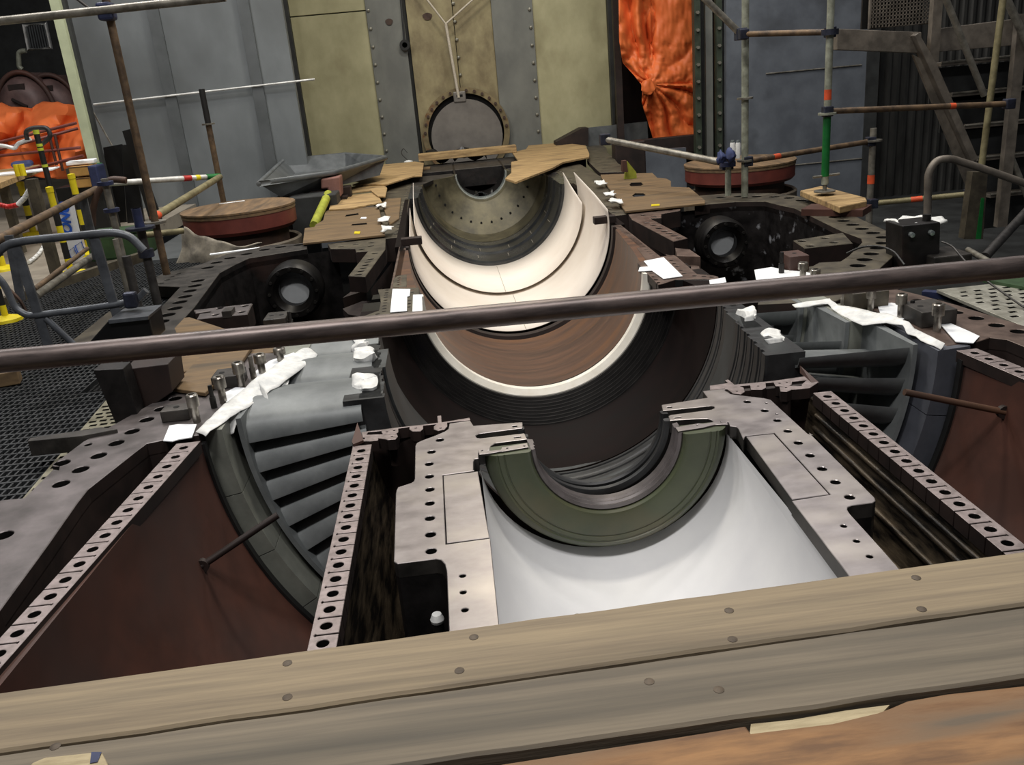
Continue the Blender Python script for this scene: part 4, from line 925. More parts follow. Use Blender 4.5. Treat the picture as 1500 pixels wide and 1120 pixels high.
o = ext('valve_block', [D(470, 262, 12.0), D(498, 258, 12.0), D(500, 288, 12.0), D(484, 290, 12.0), D(480, 276, 12.0), D(470, 277, 12.0)], (0, .3, 0), 'pale_pink', None, bevel=.02); tag(o, 'dusty pink bracket under the large pale plywood', 'bracket')
boxat('bracket_foot', D(492, 292, 12.1)+Vector((0, .1, -.1)), (.3, .25, .25), 'rust_dark', o)
a = D(481, 284, 11.8); b = D(460, 330, 10.6)
o = tube('lime_strut', [a, b], .055, 'paint_lime', None, 8); tag(o, 'lime green strut beside the left plywood', 'strut')
a = D(996, 236, 12.5); b = D(1008, 252, 11.6)
o = ext('lime_wedge', [D(919, 236, 11.5), D(932, 252, 11.5), D(933, 262, 11.5), D(915, 262, 11.5)], (0, .06, 0), 'paint_lime', None); tag(o, 'small lime green wedge on the right joint', 'wedge')
o = ext('rust_lug', [D(912, 252, 11.4), D(912, 236, 11.4), D(918, 235, 11.4), D(920, 252, 11.4)], (0, .1, 0), 'rust_brown', None); tag(o, 'small rusty upright lug behind the lime wedge', 'lug')
o = boxat('dark_block', D(462, 318, 11.6)+Vector((0, .2, 0)), (.62, .4, .55), 'wall_dark', None, bevel=.02); tag(o, 'dark steel casing block between the left drum and plywood', 'block')
def drum(lab, px, py, Y, rx, zl, zfl, rag):
    c = D(px, py, Y); r = pxr(rx, c); z = c.z
    e = T('capped_drum', (c.x, Y, zfl), lab, 'drum', 'wood capped valve drums')
    lathe('wood_lid', (c.x, Y, z), [(0, -.02), (r, -.02), (r, 0), (0, 0)], 'wood_lid', e, 48)
    lathe('wood_lid', (c.x, Y, z), [(0, -.06), (r*.99, -.06), (r*.99, -.024), (0, -.024)], 'wood_lid', e, 48)
    lathe('red_band', (c.x, Y, z), [(0, -.24), (r*.93, -.26), (r*.98, -.22), (r*.98, -.062), (0, -.062)], 'drum_red', e, 48)
    lathe('neck', (c.x, Y, z), [(0, -.7), (r*.8, -.7), (r*.8, -.25), (0, -.25)], 'drum_dark', e, 40)
    lathe('tub', (c.x, Y, z), [(r*.84, zfl-z), (r*1.0, zfl-z), (r*1.02, -.42), (r*.99, -.40), (r*.95, -.42), (r*.9, -.66), (r*.84, -.66)], 'drum_tub', e, 48)
    return e, c, r
d1, c1, r1_ = drum('wood capped red drum on the left behind the flange', 349, 302, 10.7, 82, 0, -.9, True)
boxat('tape_strip', (c1.x-.17, c1.y+.45, c1.z+.004), (.3, .05, .004), 'paper', d1, .3)
d2, c2, r2_ = drum('wood capped red drum on the right behind the scaffold', 1083, 236, 12.2, 80, 0, -.9, False)
q = D(262, 352, 9.6)
rows = [[D(x, y, 9.5) for x, y in ((255, 395), (266, 345), (272, 335))], [D(x, y, 9.45) for x, y in ((270, 398), (275, 360), (285, 342))], [D(x, y, 9.35) for x, y in ((300, 385), (290, 372), (305, 350))], [D(x, y, 9.3) for x, y in ((330, 378), (330, 372), (345, 360))], [D(x, y, 9.35) for x, y in ((375, 365), (375, 362), (380, 358))]]
o = sheet('rag_sheet', rows, 'rag', None, .06, 5, .01, True, 2, 5); tag(o, 'dirty pale rag draped round the foot of the left drum', 'rag')
o = boxat('paper_scrap', D(345, 372, 9.2)+Vector((0, 0, .03)), (.5, .06, .01), 'paper', None, .2); tag(o, 'white paper scrap on the rear left flange', 'paper')

# orange tarpaulins
YT = 16.6
def tarp_right():
    V = []; Fc = []; A, B = 80, 70
    Lx = [(905, -40), (906, 0), (907, 60), (912, 92), (930, 112), (941, 126), (940, 150), (947, 172), (957, 205)]
    Rx = [(1014, -40), (1016, 0), (1018, 60), (1018, 90), (1018, 112), (1018, 126), (1017, 150), (1017, 175), (1016, 203)]
    for i in range(A):
        f = i/(A-1)*(len(Lx)-1); k = min(int(f), len(Lx)-2); u = f-k
        l = Vector(Lx[k]).lerp(Vector(Lx[k+1]), u); r = Vector(Rx[k]).lerp(Vector(Rx[k+1]), u)
        for j in range(B):
            v = j/(B-1); x = l.x+(r.x-l.x)*v; y = l.y+(r.y-l.y)*v
            dx, dy = x-954, y-124; rad = math.hypot(dx, dy); an = math.atan2(dx, dy)
            fold = (1-2*abs(math.sin(an*(7 if dx < 0 or dy > 0 else 4)+2*noise.noise(Vector((an*2, rad*.02, 1))))))*min(rad, 45)/45*(.13 if dx < 6 or dy > 0 else .05)
            vert = .10*math.sin(x*.22+1.5*noise.noise(Vector((x*.03, y*.02, 5)))) if dx < 0 and dy < 0 else 0
            crk = .07*noise.noise(Vector((x*.07, y*.06, 2)))+.035*noise.noise(Vector((x*.2, y*.17, 7)))
            pinch = -.22*math.exp(-(rad/30)**2)
            p = D(x, y, YT+fold*.8+vert*.7+crk*(1.5 if dx < 0 else .7)+pinch); V.append(p)
    Fc = [[i*B+j, i*B+j+1, (i+1)*B+j+1, (i+1)*B+j] for i in range(A-1) for j in range(B-1)]
    o = mk('tarpaulin', V, Fc, 'tarp', None, True, 80); tag(o, 'orange tarpaulin hung and knotted in the doorway', 'tarpaulin')
    o.modifiers.new('t', 'SOLIDIFY').thickness = .006
    kn = D(949, 127, YT-.3)
    sheet('knot', [[kn+Vector((.13*math.cos(a)*q, -.06*math.sin(a)*q, z)) for a in [i*PI/4 for i in range(9)]] for z, q in ((-.14, .7), (-.05, 1.1), (.05, 1.0), (.13, .5))], 'tarp', o, .05, 9, .01, True, 4, 3)
tarp_right()
rows = []
for i in range(9):
    row = []
    for j in range(14):
        x = -30+j*12.7; y = 152+i*13.5
        top = 150+8*math.sin(x*.05)
        Y = 16.0-.9*min(1, (i/3)**.7)+(0.3*math.sin(j*1.1+i))
        row.append(D(x, max(top, y)+(6*math.sin(j*.9) if i == 8 else 0), Y))
    rows.append(row)
o = sheet('tarpaulin', rows, 'tarp', None, .08, 3.0, .01, True, 11, 6); tag(o, 'orange tarpaulin heaped over equipment at the far left', 'tarpaulin')

# ================================================================== DOORWAY AND GREEN COLUMN, RIGHT BACK
o = ext('doorway_dark_sheet', [D(902, -60, 17.4), D(1060, -60, 17.4), D(1060, 200, 17.4), D(902, 215, 17.4)], (0, .1, 0), 'bowl_brown', None); tag(o, 'dark brown sheet standing in for the opening behind the orange tarpaulin', 'door', kind='structure'); o.name = 'dark_doorway_1'  # darkness of the open doorway is painted on this added sheet
a = D(907, 60, 16.9); x = D(906, 120, 16.9).x
o = boxat('door_jamb', (x, 16.9, 2.2), (.12, .12, 6), 'rust_dark', None); tag(o, 'narrow dark steel jamb left of the orange tarpaulin', 'jamb')
o = ext('low_screen', [D(861, 187, 17.2), D(948, 178, 17.2), D(950, 210, 17.2), D(862, 214, 17.2)], (0, .05, 0), 'tray_grey', None); tag(o, 'low grey steel screen in front of the doorway', 'screen')
o = ext('rust_wedge', [D(815, 208, 17.0), D(852, 188, 17.0), D(862, 187, 17.0), D(862, 214, 17.0), D(815, 214, 17.0)], (0, .4, 0), 'rust_dark', None); tag(o, 'dark sloping casing corner beside the cream wall', 'casing')
a = D(935, 208, 16.2); b = D(1022, 198, 16.2)
o = boxat('red_beam', (a+b)/2+Vector((.1, 0, -.12)), ((b-a).length+.3, .2, .3), 'rust_dark', None, 0, .01); tag(o, 'dark red steel beam under the orange tarpaulin', 'beam')
FB = {}
gc = T('green_column', (D(1042, 100, 15.6).x, 15.6, -1), 'dark green bolted steel column right of the tarpaulin', 'column')
for pa, pb, m, y in ((1018, 1027, 'green_column', 15.3), (1027, 1034, 'paint_black', 15.5), (1034, 1044, 'panel_grey', 15.4), (1044, 1050, 'paint_black', 15.5), (1050, 1058, 'green_column', 15.3), (1058, 1066, 'wall_dark', 15.4)):
    xa, xb = D(pa, 100, y).x, D(pb, 100, y).x
    fbar = ext('flange_bar', [(xa, y, -1.3), (xb, y, -1.3), (xb, y, 6), (xa, y, 6)], (0, .15, 0), m, gc)
    if pa in (1018, 1050): FB[1023 if pa == 1018 else 1054] = fbar
bm0 = lathe('column_bolt', (0, 0, 0), [(0, -.02), (.03, -.02), (.03, .02), (0, .02)], 'rivet', gc, 6, 'Y'); bmm = bm0.data; bpy.data.objects.remove(bm0)
for k in range(20):
    for px in (1023, 1054):
        q = bpy.data.objects.new('column_bolt', bmm); COL.objects.link(q); put(q, FB[px]); q.location = (D(px, 100, 15.28).x, 15.28, -.3+k*.27)
o = ext('grey_door_panel', [D(930, 222, 15.4), D(1005, 216, 15.4), D(1006, 275, 15.4), D(932, 275, 15.4)], (0, .1, 0), 'panel_blue', None); tag(o, 'grey flat panel behind the right plywood sheet', 'panel')
o = boxat('dark_post', D(912, 226, 14.5)+Vector((.1, 0, -.2)), (.5, .3, .8), 'rust_dark', None, 0, .02); tag(o, 'dark red pedestal left of the grey flat panel', 'pedestal')

# ================================================================== SCAFFOLDING, RIGHT
def collar(p, r, m='coupler', parent=None, ax='Z', h=.02):
    return lathe('collar', p, [(0, -h/2), (r, -h/2), (r, h/2), (0, h/2)], m, parent, 16, ax)
o, a, b = post('scaffold_upright', (1219, -40), (1208, 270), 8.3, 10.5, 'tube_pale', 'scaffold upright with green lower section and wooden base')
R_ = pxr(10.5, a)/2; za, zb_ = D(1213, 168, 8.3).z, D(1209, 258, 8.3).z
tube('green_sleeve', [(a.x, 8.3, za), (a.x, 8.3, zb_)], R_*1.12, 'paint_green', o)
tube('orange_band', [(a.x, 8.3, D(1213, 131, 8.3).z), (a.x, 8.3, D(1213, 146, 8.3).z)], R_*1.05, 'paint_orange', o)
collar((a.x, 8.3, za+.01), R_*2.6, 'tube_pale', o); collar((a.x, 8.3, D(1215, 47, 8.3).z), R_*2.4, 'coupler', o, h=.05)
tube('jack_handle', [(a.x-.12, 8.3, zb_), (a.x+.14, 8.3, zb_+.01)], .012, 'tube_galv', o)
zp = D(1206, 281, 8.3).z
lathe('base_plate', (a.x, 8.3, zp), [(0, 0), (.1, 0), (.1, .012), (0, .012)], 'tube_galv', o, 16)
tube('jack_screw', [(a.x, 8.3, zp), (a.x, 8.3, zb_)], R_*.6, 'tube_galv', o)
pk = [G(x, y, .11) for x, y in ((1172, 279), (1203, 272), (1268, 289), (1270, 294), (1230, 303))]
o = ext('base_board', pk, (0, 0, -.06), 'ply_light', None, bevel=.008); tag(o, 'wooden sole board under the green scaffold upright', 'board')
o = boxat('base_packer', (pk[2]+pk[4])/2+Vector((-.1, .12, -.08)), (.55, .3, .06), 'rust_brown', None, -.7); tag(o, 'rusty packer under the wooden sole board', 'packer')
o, a, b = post('scaffold_upright', (1092, -40), (1091, 288), 9.3, 10.5, 'tube_pale', 'pale scaffold upright beside the right drum')
R_ = pxr(10.5, a)/2
for py in (48, 144, 235): collar((a.x, 9.3, D(1091, py, 9.3).z), R_*2.3, 'tube_galv', o)
o, a, b = post('scaffold_upright', (1066, 240), (1067, 286), 9.3, 9, 'tube_pale', 'short pale scaffold upright beside the right drum')
collar((a.x, 9.3, a.z), .08, 'paint_blue', o, h=.05)
o, a, b = post('scaffold_upright', (1276, 188), (1276, 330), 9.8, 9.5, 'tube_galv', 'short galvanised upright right of the green section')
tube('orange_band', [a.lerp(b, .47), a.lerp(b, .56)], pxr(9.5, a)/2*1.1, 'paint_orange', o); collar((a.x, 9.8, D(1276, 206, 9.8).z), .1, 'tube_galv', o)
def rail(lab, p, q, Y, w, m, Y2=None, bands=(), ends=True, cat='scaffold tube'):
    a = D(*p, Y); b = D(*q, Y if Y2 is None else Y2); r = pxr(w, (a+b)/2)/2
    o = tube('scaffold_ledger', [a, b], r, m); tag(o, lab, cat)
    for t0, t1, mm in bands: band('paint_band', a, b, t0, t1, r*1.06, mm, o)
    if ends:
        d = (b-a).normalized()
        for e in (a, b): boxat('coupler', e, (r*3.2, r*3.2, r*3.4), 'coupler', o, bevel=r*.3)
    return o
rail('horizontal scaffold tube between the two pale uprights', (1089, 50), (1216, 47), 8.9, 8.5, 'tube_rust', 8.4)
rail('diagonal scaffold tube above the right drum', (1012, -22), (1085, 50), 9.2, 10, 'tube_galv')
rail('horizontal scaffold tube with orange band from green upright to stair', (1212, 163), (1478, 152), 8.3, 8.5, 'tube_rust', None, [(.67, .7, 'paint_orange')])
rail('sloping scaffold tube with orange band over the right drum', (1095, 236), (1275, 207), 9.3, 8, 'tube_rust', 9.8, [(.2, .25, 'paint_orange')])
rail('long galvanised tube sloping down to the right drum', (886, 204), (1064, 239), 10.8, 10, 'tube_galv', 9.35)
rail('low green tube with orange band behind the dark bracket', (1278, 298), (1420, 284), 9.3, 8, 'tube_tan', 9.0, [(.4, .52, 'paint_orange')])
o = rail('stair side scaffold upright with yellow lower part', (1473, -30), (1437, 250), 8.6, 9.5, 'tube_tan', None, ends=False)
g = T('work_gloves', D(1064, 232, 9.2), 'dark blue gloves lying on the scaffold joint by the right drum', 'gloves')
for k in range(2):
    q = D(1056+k*14, 232-k*3, 9.15)
    sheet('glove', [[q+Vector((.05*math.cos(t)*s_, .05*math.sin(t)*s_, z)) for t in [i*PI/4 for i in range(9)]] for z, s_ in ((-.06, .8), (0, 1.1), (.05, .8), (.08, .2))], 'glove_blue', g, .03, 14, .006, True, k, 3)
for k, (px, lab) in enumerate(((1073, 'left of two white spray cans on the scaffold joint'), (1081, 'right of two white spray cans on the scaffold joint'))):
    q = D(px, 232, 9.25); h_ = pxr(26, q); r = pxr(7, q)/2
    e = T('spray_can', q, lab, 'spray can', 'spray cans')
    lathe('can_body', q, [(0, 0), (r, 0), (r, h_*.8), (r*.8, h_*.87), (0, h_*.87)], 'cloth_white', e, 14)
    lathe('can_cap', q, [(0, h_*.87), (r*.75, h_*.87), (r*.7, h_), (0, h_)], 'bore_rim', e, 12)

# ================================================================== STAIR, PLATFORM, BRACKET (RIGHT)
st = T('steel_stair', (D(1420, 280, 9.8).x, 9.8, -.5), 'grey steel stair with bright nosings at the right edge', 'stair')
YS = 9.6
def slab4(name, P, dy, m, par): return ext(name, P, (0, dy, 0), m, par, bevel=.006)
slab4('landing_beam', [D(1226, 42, YS), D(1350, 47, YS), D(1350, 78, YS), D(1226, 73, YS)], .12, 'stair_steel', st)
slab4('stringer', [D(1338, 80, YS), D(1362, 92, YS), D(1432, 238, YS), D(1445, 292, YS), D(1432, 308, YS)], .05, 'stair_steel', st)
slab4('stringer_flange', [D(1346, 48, YS-.1), D(1372, 92, YS-.1), D(1433, 232, YS-.1), D(1424, 238, YS-.1), D(1340, 52, YS-.1)], .14, 'stair_steel', st)
slab4('landing_edge', [D(1372, 42, YS+.1), D(1500, 26, YS+.1), D(1560, 22, YS+.1), D(1560, 60, YS+.1), D(1376, 76, YS+.1)], .1, 'stair_steel', st)
for k, (px, py) in enumerate(((1378, 92), (1394, 137), (1412, 184), (1432, 231), (1450, 285))):
    a = D(px, py, YS+.3); b = D(1580, py-13, YS+.3); b.z = a.z
    boxat('tread', ((a.x+b.x)/2, YS+.42, a.z-.02), (b.x-a.x, .26, .04), 'stair_steel', st, bevel=.004)
    tube('nosing', [(a.x, YS+.29, a.z), (b.x, YS+.29, b.z)], .014, 'tube_galv', st, 8)
    boxat('riser', ((a.x+b.x)/2, YS+.5, a.z-.25), (b.x-a.x, .02, .38), 'wall_dark', st)
for p, q, w_ in (((1374, -30), (1366, 92), 14), ((1497, 20), (1478, 330), 16)):
    a = D(*p, YS); b = D(*q, YS); b.x = a.x
    boxat('stair_post', (a+b)/2, (pxr(w_, a), .08, abs(a.z-b.z)), 'stair_steel', st)
a = D(1378, -20, YS-.2); b = D(1442, 140, YS-.2); tube('handrail', [a, b], .034, 'tube_galv', st)
a = D(1466, -20, YS-.1); b = D(1510, 75, YS-.1); tube('handrail', [a, b], .04, 'tube_galv', st)
a = D(1474, 214, YS); b = D(1510, 300, YS); tube('handrail', [a, b], .035, 'tube_galv', st)
# woven mesh guard above the landing
V = []; Fc = []; a = D(1277, -40, YS+.5); b = D(1362, 34, YS+.5)
def rbar(p, q, r_):
    p = Vector(p); q = Vector(q); b_ = len(V); d = (q-p).normalized(); s_ = Vector((0, 1, 0)).cross(d)*r_; u = Vector((0, r_, 0))
    for c_ in (p, q): V.extend([c_-s_-u, c_+s_-u, c_+s_+u, c_-s_+u])
    Fc.extend([[b_, b_+1, b_+5, b_+4], [b_+1, b_+2, b_+6, b_+5], [b_+2, b_+3, b_+7, b_+6], [b_+3, b_, b_+4, b_+7]])
i = 0
while a.x+i*.038 < b.x: rbar((a.x+i*.038, YS+.5, b.z), (a.x+i*.038, YS+.5, a.z+1), .006); i += 1
i = 0
while b.z+i*.038 < a.z+1: rbar((a.x, YS+.5, b.z+i*.038), (b.x, YS+.5, b.z+i*.038), .006); i += 1
mg = T('mesh_guard', ((a.x+b.x)/2, YS+.5, b.z), 'dark woven wire mesh guard above the stair landing', 'mesh guard')
o = mk('wire_mesh', V, Fc, 'stair_steel', mg); o['kind'] = 'stuff'
boxat('mesh_backing', ((a.x+b.x)/2, YS+.7, (a.z+b.z)/2+.5), (b.x-a.x, .03, a.z-b.z+1), 'mesh_dark', mg)
tube('mesh_frame', [(a.x, YS+.5, a.z+1), (a.x, YS+.5, b.z), (b.x, YS+.5, b.z), (b.x, YS+.5, a.z+1)], .02, 'stair_steel', mg, 6)
# bent handrail and green column behind the bracket
P = [D(x, y, 7.2) for x, y in ((1358, 330), (1360, 252), (1372, 234), (1392, 232), (1440, 247), (1520, 275))]
o = tube('bent_handrail', arcpts(P, .2, 6), pxr(11, P[3])/2, 'stair_steel', None, 12); tag(o, 'bent steel handrail at the right in front of the stair', 'handrail')
o = ext('stair_column', [D(1425, 252, 8.4), D(1447, 252, 8.4), D(1440, 350, 8.4), D(1412, 350, 8.4)], (0, .1, 0), 'flange_olive', None); tag(o, 'olive steel column foot below the bent handrail', 'column')
ext('green_edge', [D(1438, 290, 8.39), D(1442, 290, 8.39), D(1437, 350, 8.39), D(1430, 350, 8.39)], (0, .12, 0), 'paint_green', o)
o = rail('dark diagonal tube at the right edge above the rail', (1443, 376), (1520, 292), 6.5, 13, 'tube_dark', 7.2, ends=False)
o = rail('short steel tube sloping into the guard rail at right', (1418, 366), (1450, 384), 6.0, 9, 'tube_galv', 5.6, ends=False)
bk = T('bolted_bracket', (D(1347, 380, 5.9).x, 5.9, 0), 'dark upright bracket with two bright bolts on the right flange', 'bracket')
ext('bracket_plate', [D(1322, 331, 5.9), D(1378, 325, 5.9), D(1376, 392, 5.9), D(1322, 396, 5.9)], (0, .25, 0), 'oil_black', bk, bevel=.008)
for px, py in ((1336, 344), (1365, 341)):
    lathe('bright_bolt', D(px, py, 5.88), [(0, -.012), (.018, -.01), (.02, .03), (0, .03)], 'bore_rim', bk, 10, 'Y')
q = D(1347, 330, 6.05)
o = sheet('rag_bundle', [[q+Vector((-.16+i*.08, -.08+j*.1, .02+.03*math.sin(i*2+j))) for i in range(5)] for j in range(4)], 'cloth_white', bk, .03, 9, .02, True, 9, 3)
lathe('bracket_stud', D(1357, 328, 6.0), [(0, -.03), (.03, -.03), (.03, .07), (0, .07)], 'bolt_black', bk, 12)
o = boxat('bracket_base', D(1397, 374, 5.8)+Vector((0, .15, -.06)), (.28, .3, .12), 'flange_dark', bk, bevel=.01)
P = [G(1240, 371, .03), G(1262, 361, .08), G(1290, 360, .1), G(1310, 368, .08), G(1325, 388, .02)]
o = tube('black_cable', arcpts(P, .3, 6), .008, 'paint_black', None, 8); tag(o, 'thin black cable looped over the right flange holes', 'cable')
P = [D(1380, 354, 5.7), D(1395, 360, 5.6), D(1415, 384, 5.4), D(1440, 408, 5.1), D(1500, 450, 4.8)]
o = tube('thin_cable', arcpts(P, .2, 5), .007, 'tube_dark', None, 6); tag(o, 'thin dark cable hanging from the bracket to the right walkway', 'cable')
# punched metal plank on the right
zpl = -.1
Pm = [(1370, 424), (1405, 414), (1455, 405), (1600, 450), (1600, 540), (1500, 480)]
hl = []
o0 = G(1372, 424, zpl); ux = (G(1500, 478, zpl)-o0); ux.z = 0; L_ = ux.length; ux.normalize(); vy = Vector((-ux.y, ux.x, 0))
for i in range(20):
    for j in range(9):
        c_ = o0+ux*(.12+i*.085)+vy*(.07+j*.095+(.0 if i % 2 else .045)); s_ = .016; l_ = .024
        hl.append([tuple((c_+ux*a_*s_+vy*b_*l_)[:2]) for a_, b_ in ((-1, -1), (1, -1), (1, 1), (-1, 1))])
e0 = o0; PP = [o0, o0+ux*1.85, o0+ux*1.85+vy*.95, o0+vy*.95]
o = prism('punched_plank', [tuple(p[:2]) for p in PP], zpl, zpl-.02, 'punched_bright', None, polyholes=hl, bevel=.001); tag(o, 'pale punched metal walkway plank at the right edge', 'plank')
mk('plank_hole_shade', [(*p[:2], zpl-.06) for p in PP], [[0, 1, 2, 3]], 'void', o)  # added black sheet, darkens the punched holes by colour
o = boxat('blue_channel', G(1383, 432, -.12)+Vector((.05, .05, -.03)), (.3, .06, .06), 'paint_blue', None, -.8); tag(o, 'dark blue channel end at the corner of the punched plank', 'channel')
q = G(1480, 404, -.09)
o = ext('green_board', [G(1440, 409, -.08), G(1500, 398, -.08), G(1600, 400, -.08), G(1600, 440, -.08), G(1490, 418, -.08)], (0, 0, -.02), 'green_dull', None); tag(o, 'green painted board behind the punched plank', 'board')

# ================================================================== SCAFFOLDING AND RAILINGS, LEFT
o, a, b = post('scaffold_upright', (148, -40), (243, 402), 7.6, 11.5, 'tube_rust', 'rusty scaffold upright in front of the left grey wall')
R_ = pxr(11.5, a)/2
boxat('coupler', D(156, 17, 7.55), (.12, .12, .13), 'paint_blue', o, bevel=.02); collar((a.x, 7.6, D(233, 325, 7.6).z), R_*3, 'tube_galv', o)
rail('long galvanised scaffold tube crossing the top left corner', (-40, 35), (330, -4), 7.5, 12, 'tube_galv', None, ends=False)
rail('short brace at the top left scaffold joint', (108, -5), (133, 14), 7.6, 4, 'tube_dark', None, ends=False)
o, a, b = post('scaffold_upright', (298, 130), (345, 400), 11.7, 8.5, 'tube_rust', 'scaffold upright with dark top in the middle of the grey wall')
R_ = pxr(8.5, a)/2
tube('dark_top', [a, a.lerp(b, .18)], R_*1.05, 'paint_black', o); collar(a.lerp(b, .18), R_*2.2, 'tube_galv', o)
rail('white scaffold tube with red and yellow bands on the left', (150, 269), (322, 258), 10.4, 8, 'tube_white', 11.6, [(.66, .73, 'paint_red'), (.77, .81, 'paint_yellow'), (.87, 1.0, 'paint_green')], ends=False)
o = rail('tan diagonal scaffold tube with orange end by the left drum', (226, 318), (322, 259), 8.2, 10, 'tube_tan', 11.6, [(0, .04, 'paint_orange')], ends=False)
o, a, b = post('scaffold_upright', (148, 262), (196, 425), 7.7, 10, 'tube_galv', 'short upright with blue coupling behind the bent railing')
for py in (268, 308): collar((a.x, 7.7, D(160, py, 7.7).z), .065, 'paint_blue', o, h=.03)
o, a, b = post('scaffold_upright', (200, 305), (230, 445), 7.0, 13, 'tube_dark', 'dark upright with blue sleeve next to the rusty upright')
tube('blue_sleeve', [a, a.lerp(b, .19)], pxr(14, a)/2, 'paint_blue', o); collar(a.lerp(b, .2), .11, 'coupler', o, h=.02); collar(a.lerp(b, .46), .06, 'coupler', o, h=.06)
o, a, b = post('scaffold_upright', (184, 375), (208, 470), 6.6, 13, 'tube_dark', 'short dark stub upright behind the bent railing')
o, a, b = post('scaffold_upright', (168, 350), (190, 435), 7.4, 8, 'tube_galv', 'thin galvanised upright left of the green box')
rail('low horizontal tube behind the rusty upright', (205, 345), (268, 338), 9.0, 9, 'tube_tan', 9.3, ends=False)
br = T('bent_railing', (-2.6, 5.2, ZF), 'grey bent tube railing with flat posts along the left walkway', 'railing')
YB = 5.4
P = [D(x, y, YB) for x, y in ((-25, 425), (-12, 380), (8, 358), (40, 352), (165, 340), (190, 345), (211, 367))]
tube('top_tube', arcpts(P, .12, 6), pxr(12, P[3])/2, 'railing_grey', br, 14)
P = [D(x, y, YB) for x, y in ((-25, 390), (5, 412), (22, 452), (42, 463), (150, 449), (200, 440), (214, 425))]
tube('mid_tube', arcpts(P, .12, 6), pxr(10, P[3])/2, 'railing_grey', br, 14)
for (p, q) in (((20, 350), (76, 520)), ((137, 343), (174, 470))):
    a = D(*p, YB); b = D(*q, YB); w_ = pxr(14, a)
    ext('flat_post', [a+Vector((-w_/2, -.01, 0)), a+Vector((w_/2, -.01, 0)), b+Vector((w_/2, -.01, 0)), b+Vector((-w_/2, -.01, 0))], (0, .02, 0), 'railing_grey', br, bevel=.003)
a = D(67, 466, YB); tube('stay', [a, D(112, 508, YB)], .02, 'railing_grey', br)
boxat('clamp', D(192, 439, YB-.03), (.08, .06, .1), 'coupler', br, bevel=.015)
r2 = T('side_railing', (-3.4, 6.5, ZF), 'older tube railing running away behind the bent one', 'railing')
a = D(-30, 365, 5.6); b = D(141, 277, 8.4); tube('top_tube', [a, b], .031, 'tube_rust', r2)
a = D(52, 434, 6.2); b = D(137, 374, 8.3); tube('mid_tube', [a, b], .028, 'tube_galv', r2)
a = D(50, 424, 6.6); b = D(128, 364, 8.8); tube('mid_tube', [a, b], .02, 'tube_rust', r2)
for p, q, Y in (((120, 287), (142, 380), 8.0), ((12, 345), (30, 440), 5.9)):
    a = D(*p, Y); b = D(*q, Y); w_ = pxr(12, a)
    ext('flat_post', [a+Vector((-w_/2, 0, 0)), a+Vector((w_/2, 0, 0)), b+Vector((w_/2, 0, 0)), b+Vector((-w_/2, 0, 0))], (0, .02, 0), 'railing_grey', r2)
P = [D(x, y, 8.2) for x, y in ((185, 264), (160, 262), (143, 280), (136, 305), (136, 330))]
o = tube('rubber_hose', arcpts(P, .3, 6), .03, 'drum_dark', None, 8); tag(o, 'brown hose bending down beside the white banded tube', 'hose')
P = [D(x, y, 5.7) for x, y in ((-10, 412), (10, 420), (30, 440), (40, 460))]
o = tube('floor_cable', arcpts(P, .1, 5), .012, 'drum_dark', None, 6); tag(o, 'brown cable hanging behind the bent railing', 'cable')

# ================================================================== LEFT FLOOR: BARRIER POSTS, SIGN, BENCH, BOXES
def stanchion(lab, top, base, w_=9, dark=.5, disc=True):
    g = G(*base, ZF); t = D(*top, g.y); h_ = t.z-ZF; r = pxr(w_, g)/2
    e = T('barrier_post', (g.x, g.y, ZF), lab, 'barrier post', 'yellow and black barrier posts')
    n = 5
    for k in range(n):
        lathe('post_band', g, [(0, h_*k/n), (r, h_*k/n), (r, h_*(k+1)/n), (0, h_*(k+1)/n)], 'paint_yellow' if k % 2 == 0 else 'paint_black', e, 14)
    if disc: lathe('base_disc', (g.x, g.y, ZF), [(0, 0), (r*5, 0), (r*4.8, .025), (r*1.6, .05), (0, .05)], 'paint_yellow', e, 28)
    lathe('chain_eye', (g.x, g.y, t.z), [(0, 0), (r*1.15, 0), (r*1.15, .05), (0, .06)], 'paint_yellow', e, 12)
stanchion('yellow and black barrier post left of the white sign', (67, 282), (105, 402))
stanchion('yellow and black barrier post right of the white sign', (101, 262), (133, 372))
stanchion('yellow and black barrier post beyond the bench', (27, 272), (50, 344))
stanchion('barrier post at the left edge of the picture', (-12, 290), (6, 395))
stanchion('barrier post half hidden behind the bent railing', (-22, 350), (10, 470))
pz = G(113, 392, ZF)
sp = T('printed_sign', pz, 'white sign with blue lettering between the barrier posts', 'sign')
Ysg = pz.y+.25
q = [D(84, 318, Ysg), D(108, 300, Ysg), D(124, 374, Ysg), D(103, 388, Ysg)]
ext('sign_board', q, (0, .015, 0), 'sign_white', sp)
fc = bpy.data.curves.new('lettering', 'FONT'); fc.body = 'ONO'; fc.size = 1; fc.extrude = .01; fc.align_x = 'CENTER'; fc.align_y = 'CENTER'; fc.shear = .2; fc.offset = .045
to = bpy.data.objects.new('tmp', fc); COL.objects.link(to)
me = bpy.data.meshes.new_from_object(to.evaluated_get(bpy.context.evaluated_depsgraph_get())); bpy.data.objects.remove(to)
u = (D(99, 302, Ysg)-D(91, 342, Ysg)); 
cen = D(96.5, 320, Ysg-.012); sx = pxr(40, cen)/2.1
up_ = (D(93.5, 302, Ysg)-D(99, 340, Ysg)).normalized()
rt = Vector((up_.z, 0, -up_.x))
Mx = Matrix(((up_.x, -rt.x, 0, 0), (0, 0, 1, 0), (up_.z, -rt.z, 0, 0), (0, 0, 0, 1)))
me.transform(Matrix.Translation(cen) @ Mx.transposed().transposed() @ Matrix.Scale(sx, 4)); me.materials.clear(); me.materials.append(MATS['sign_blue'])
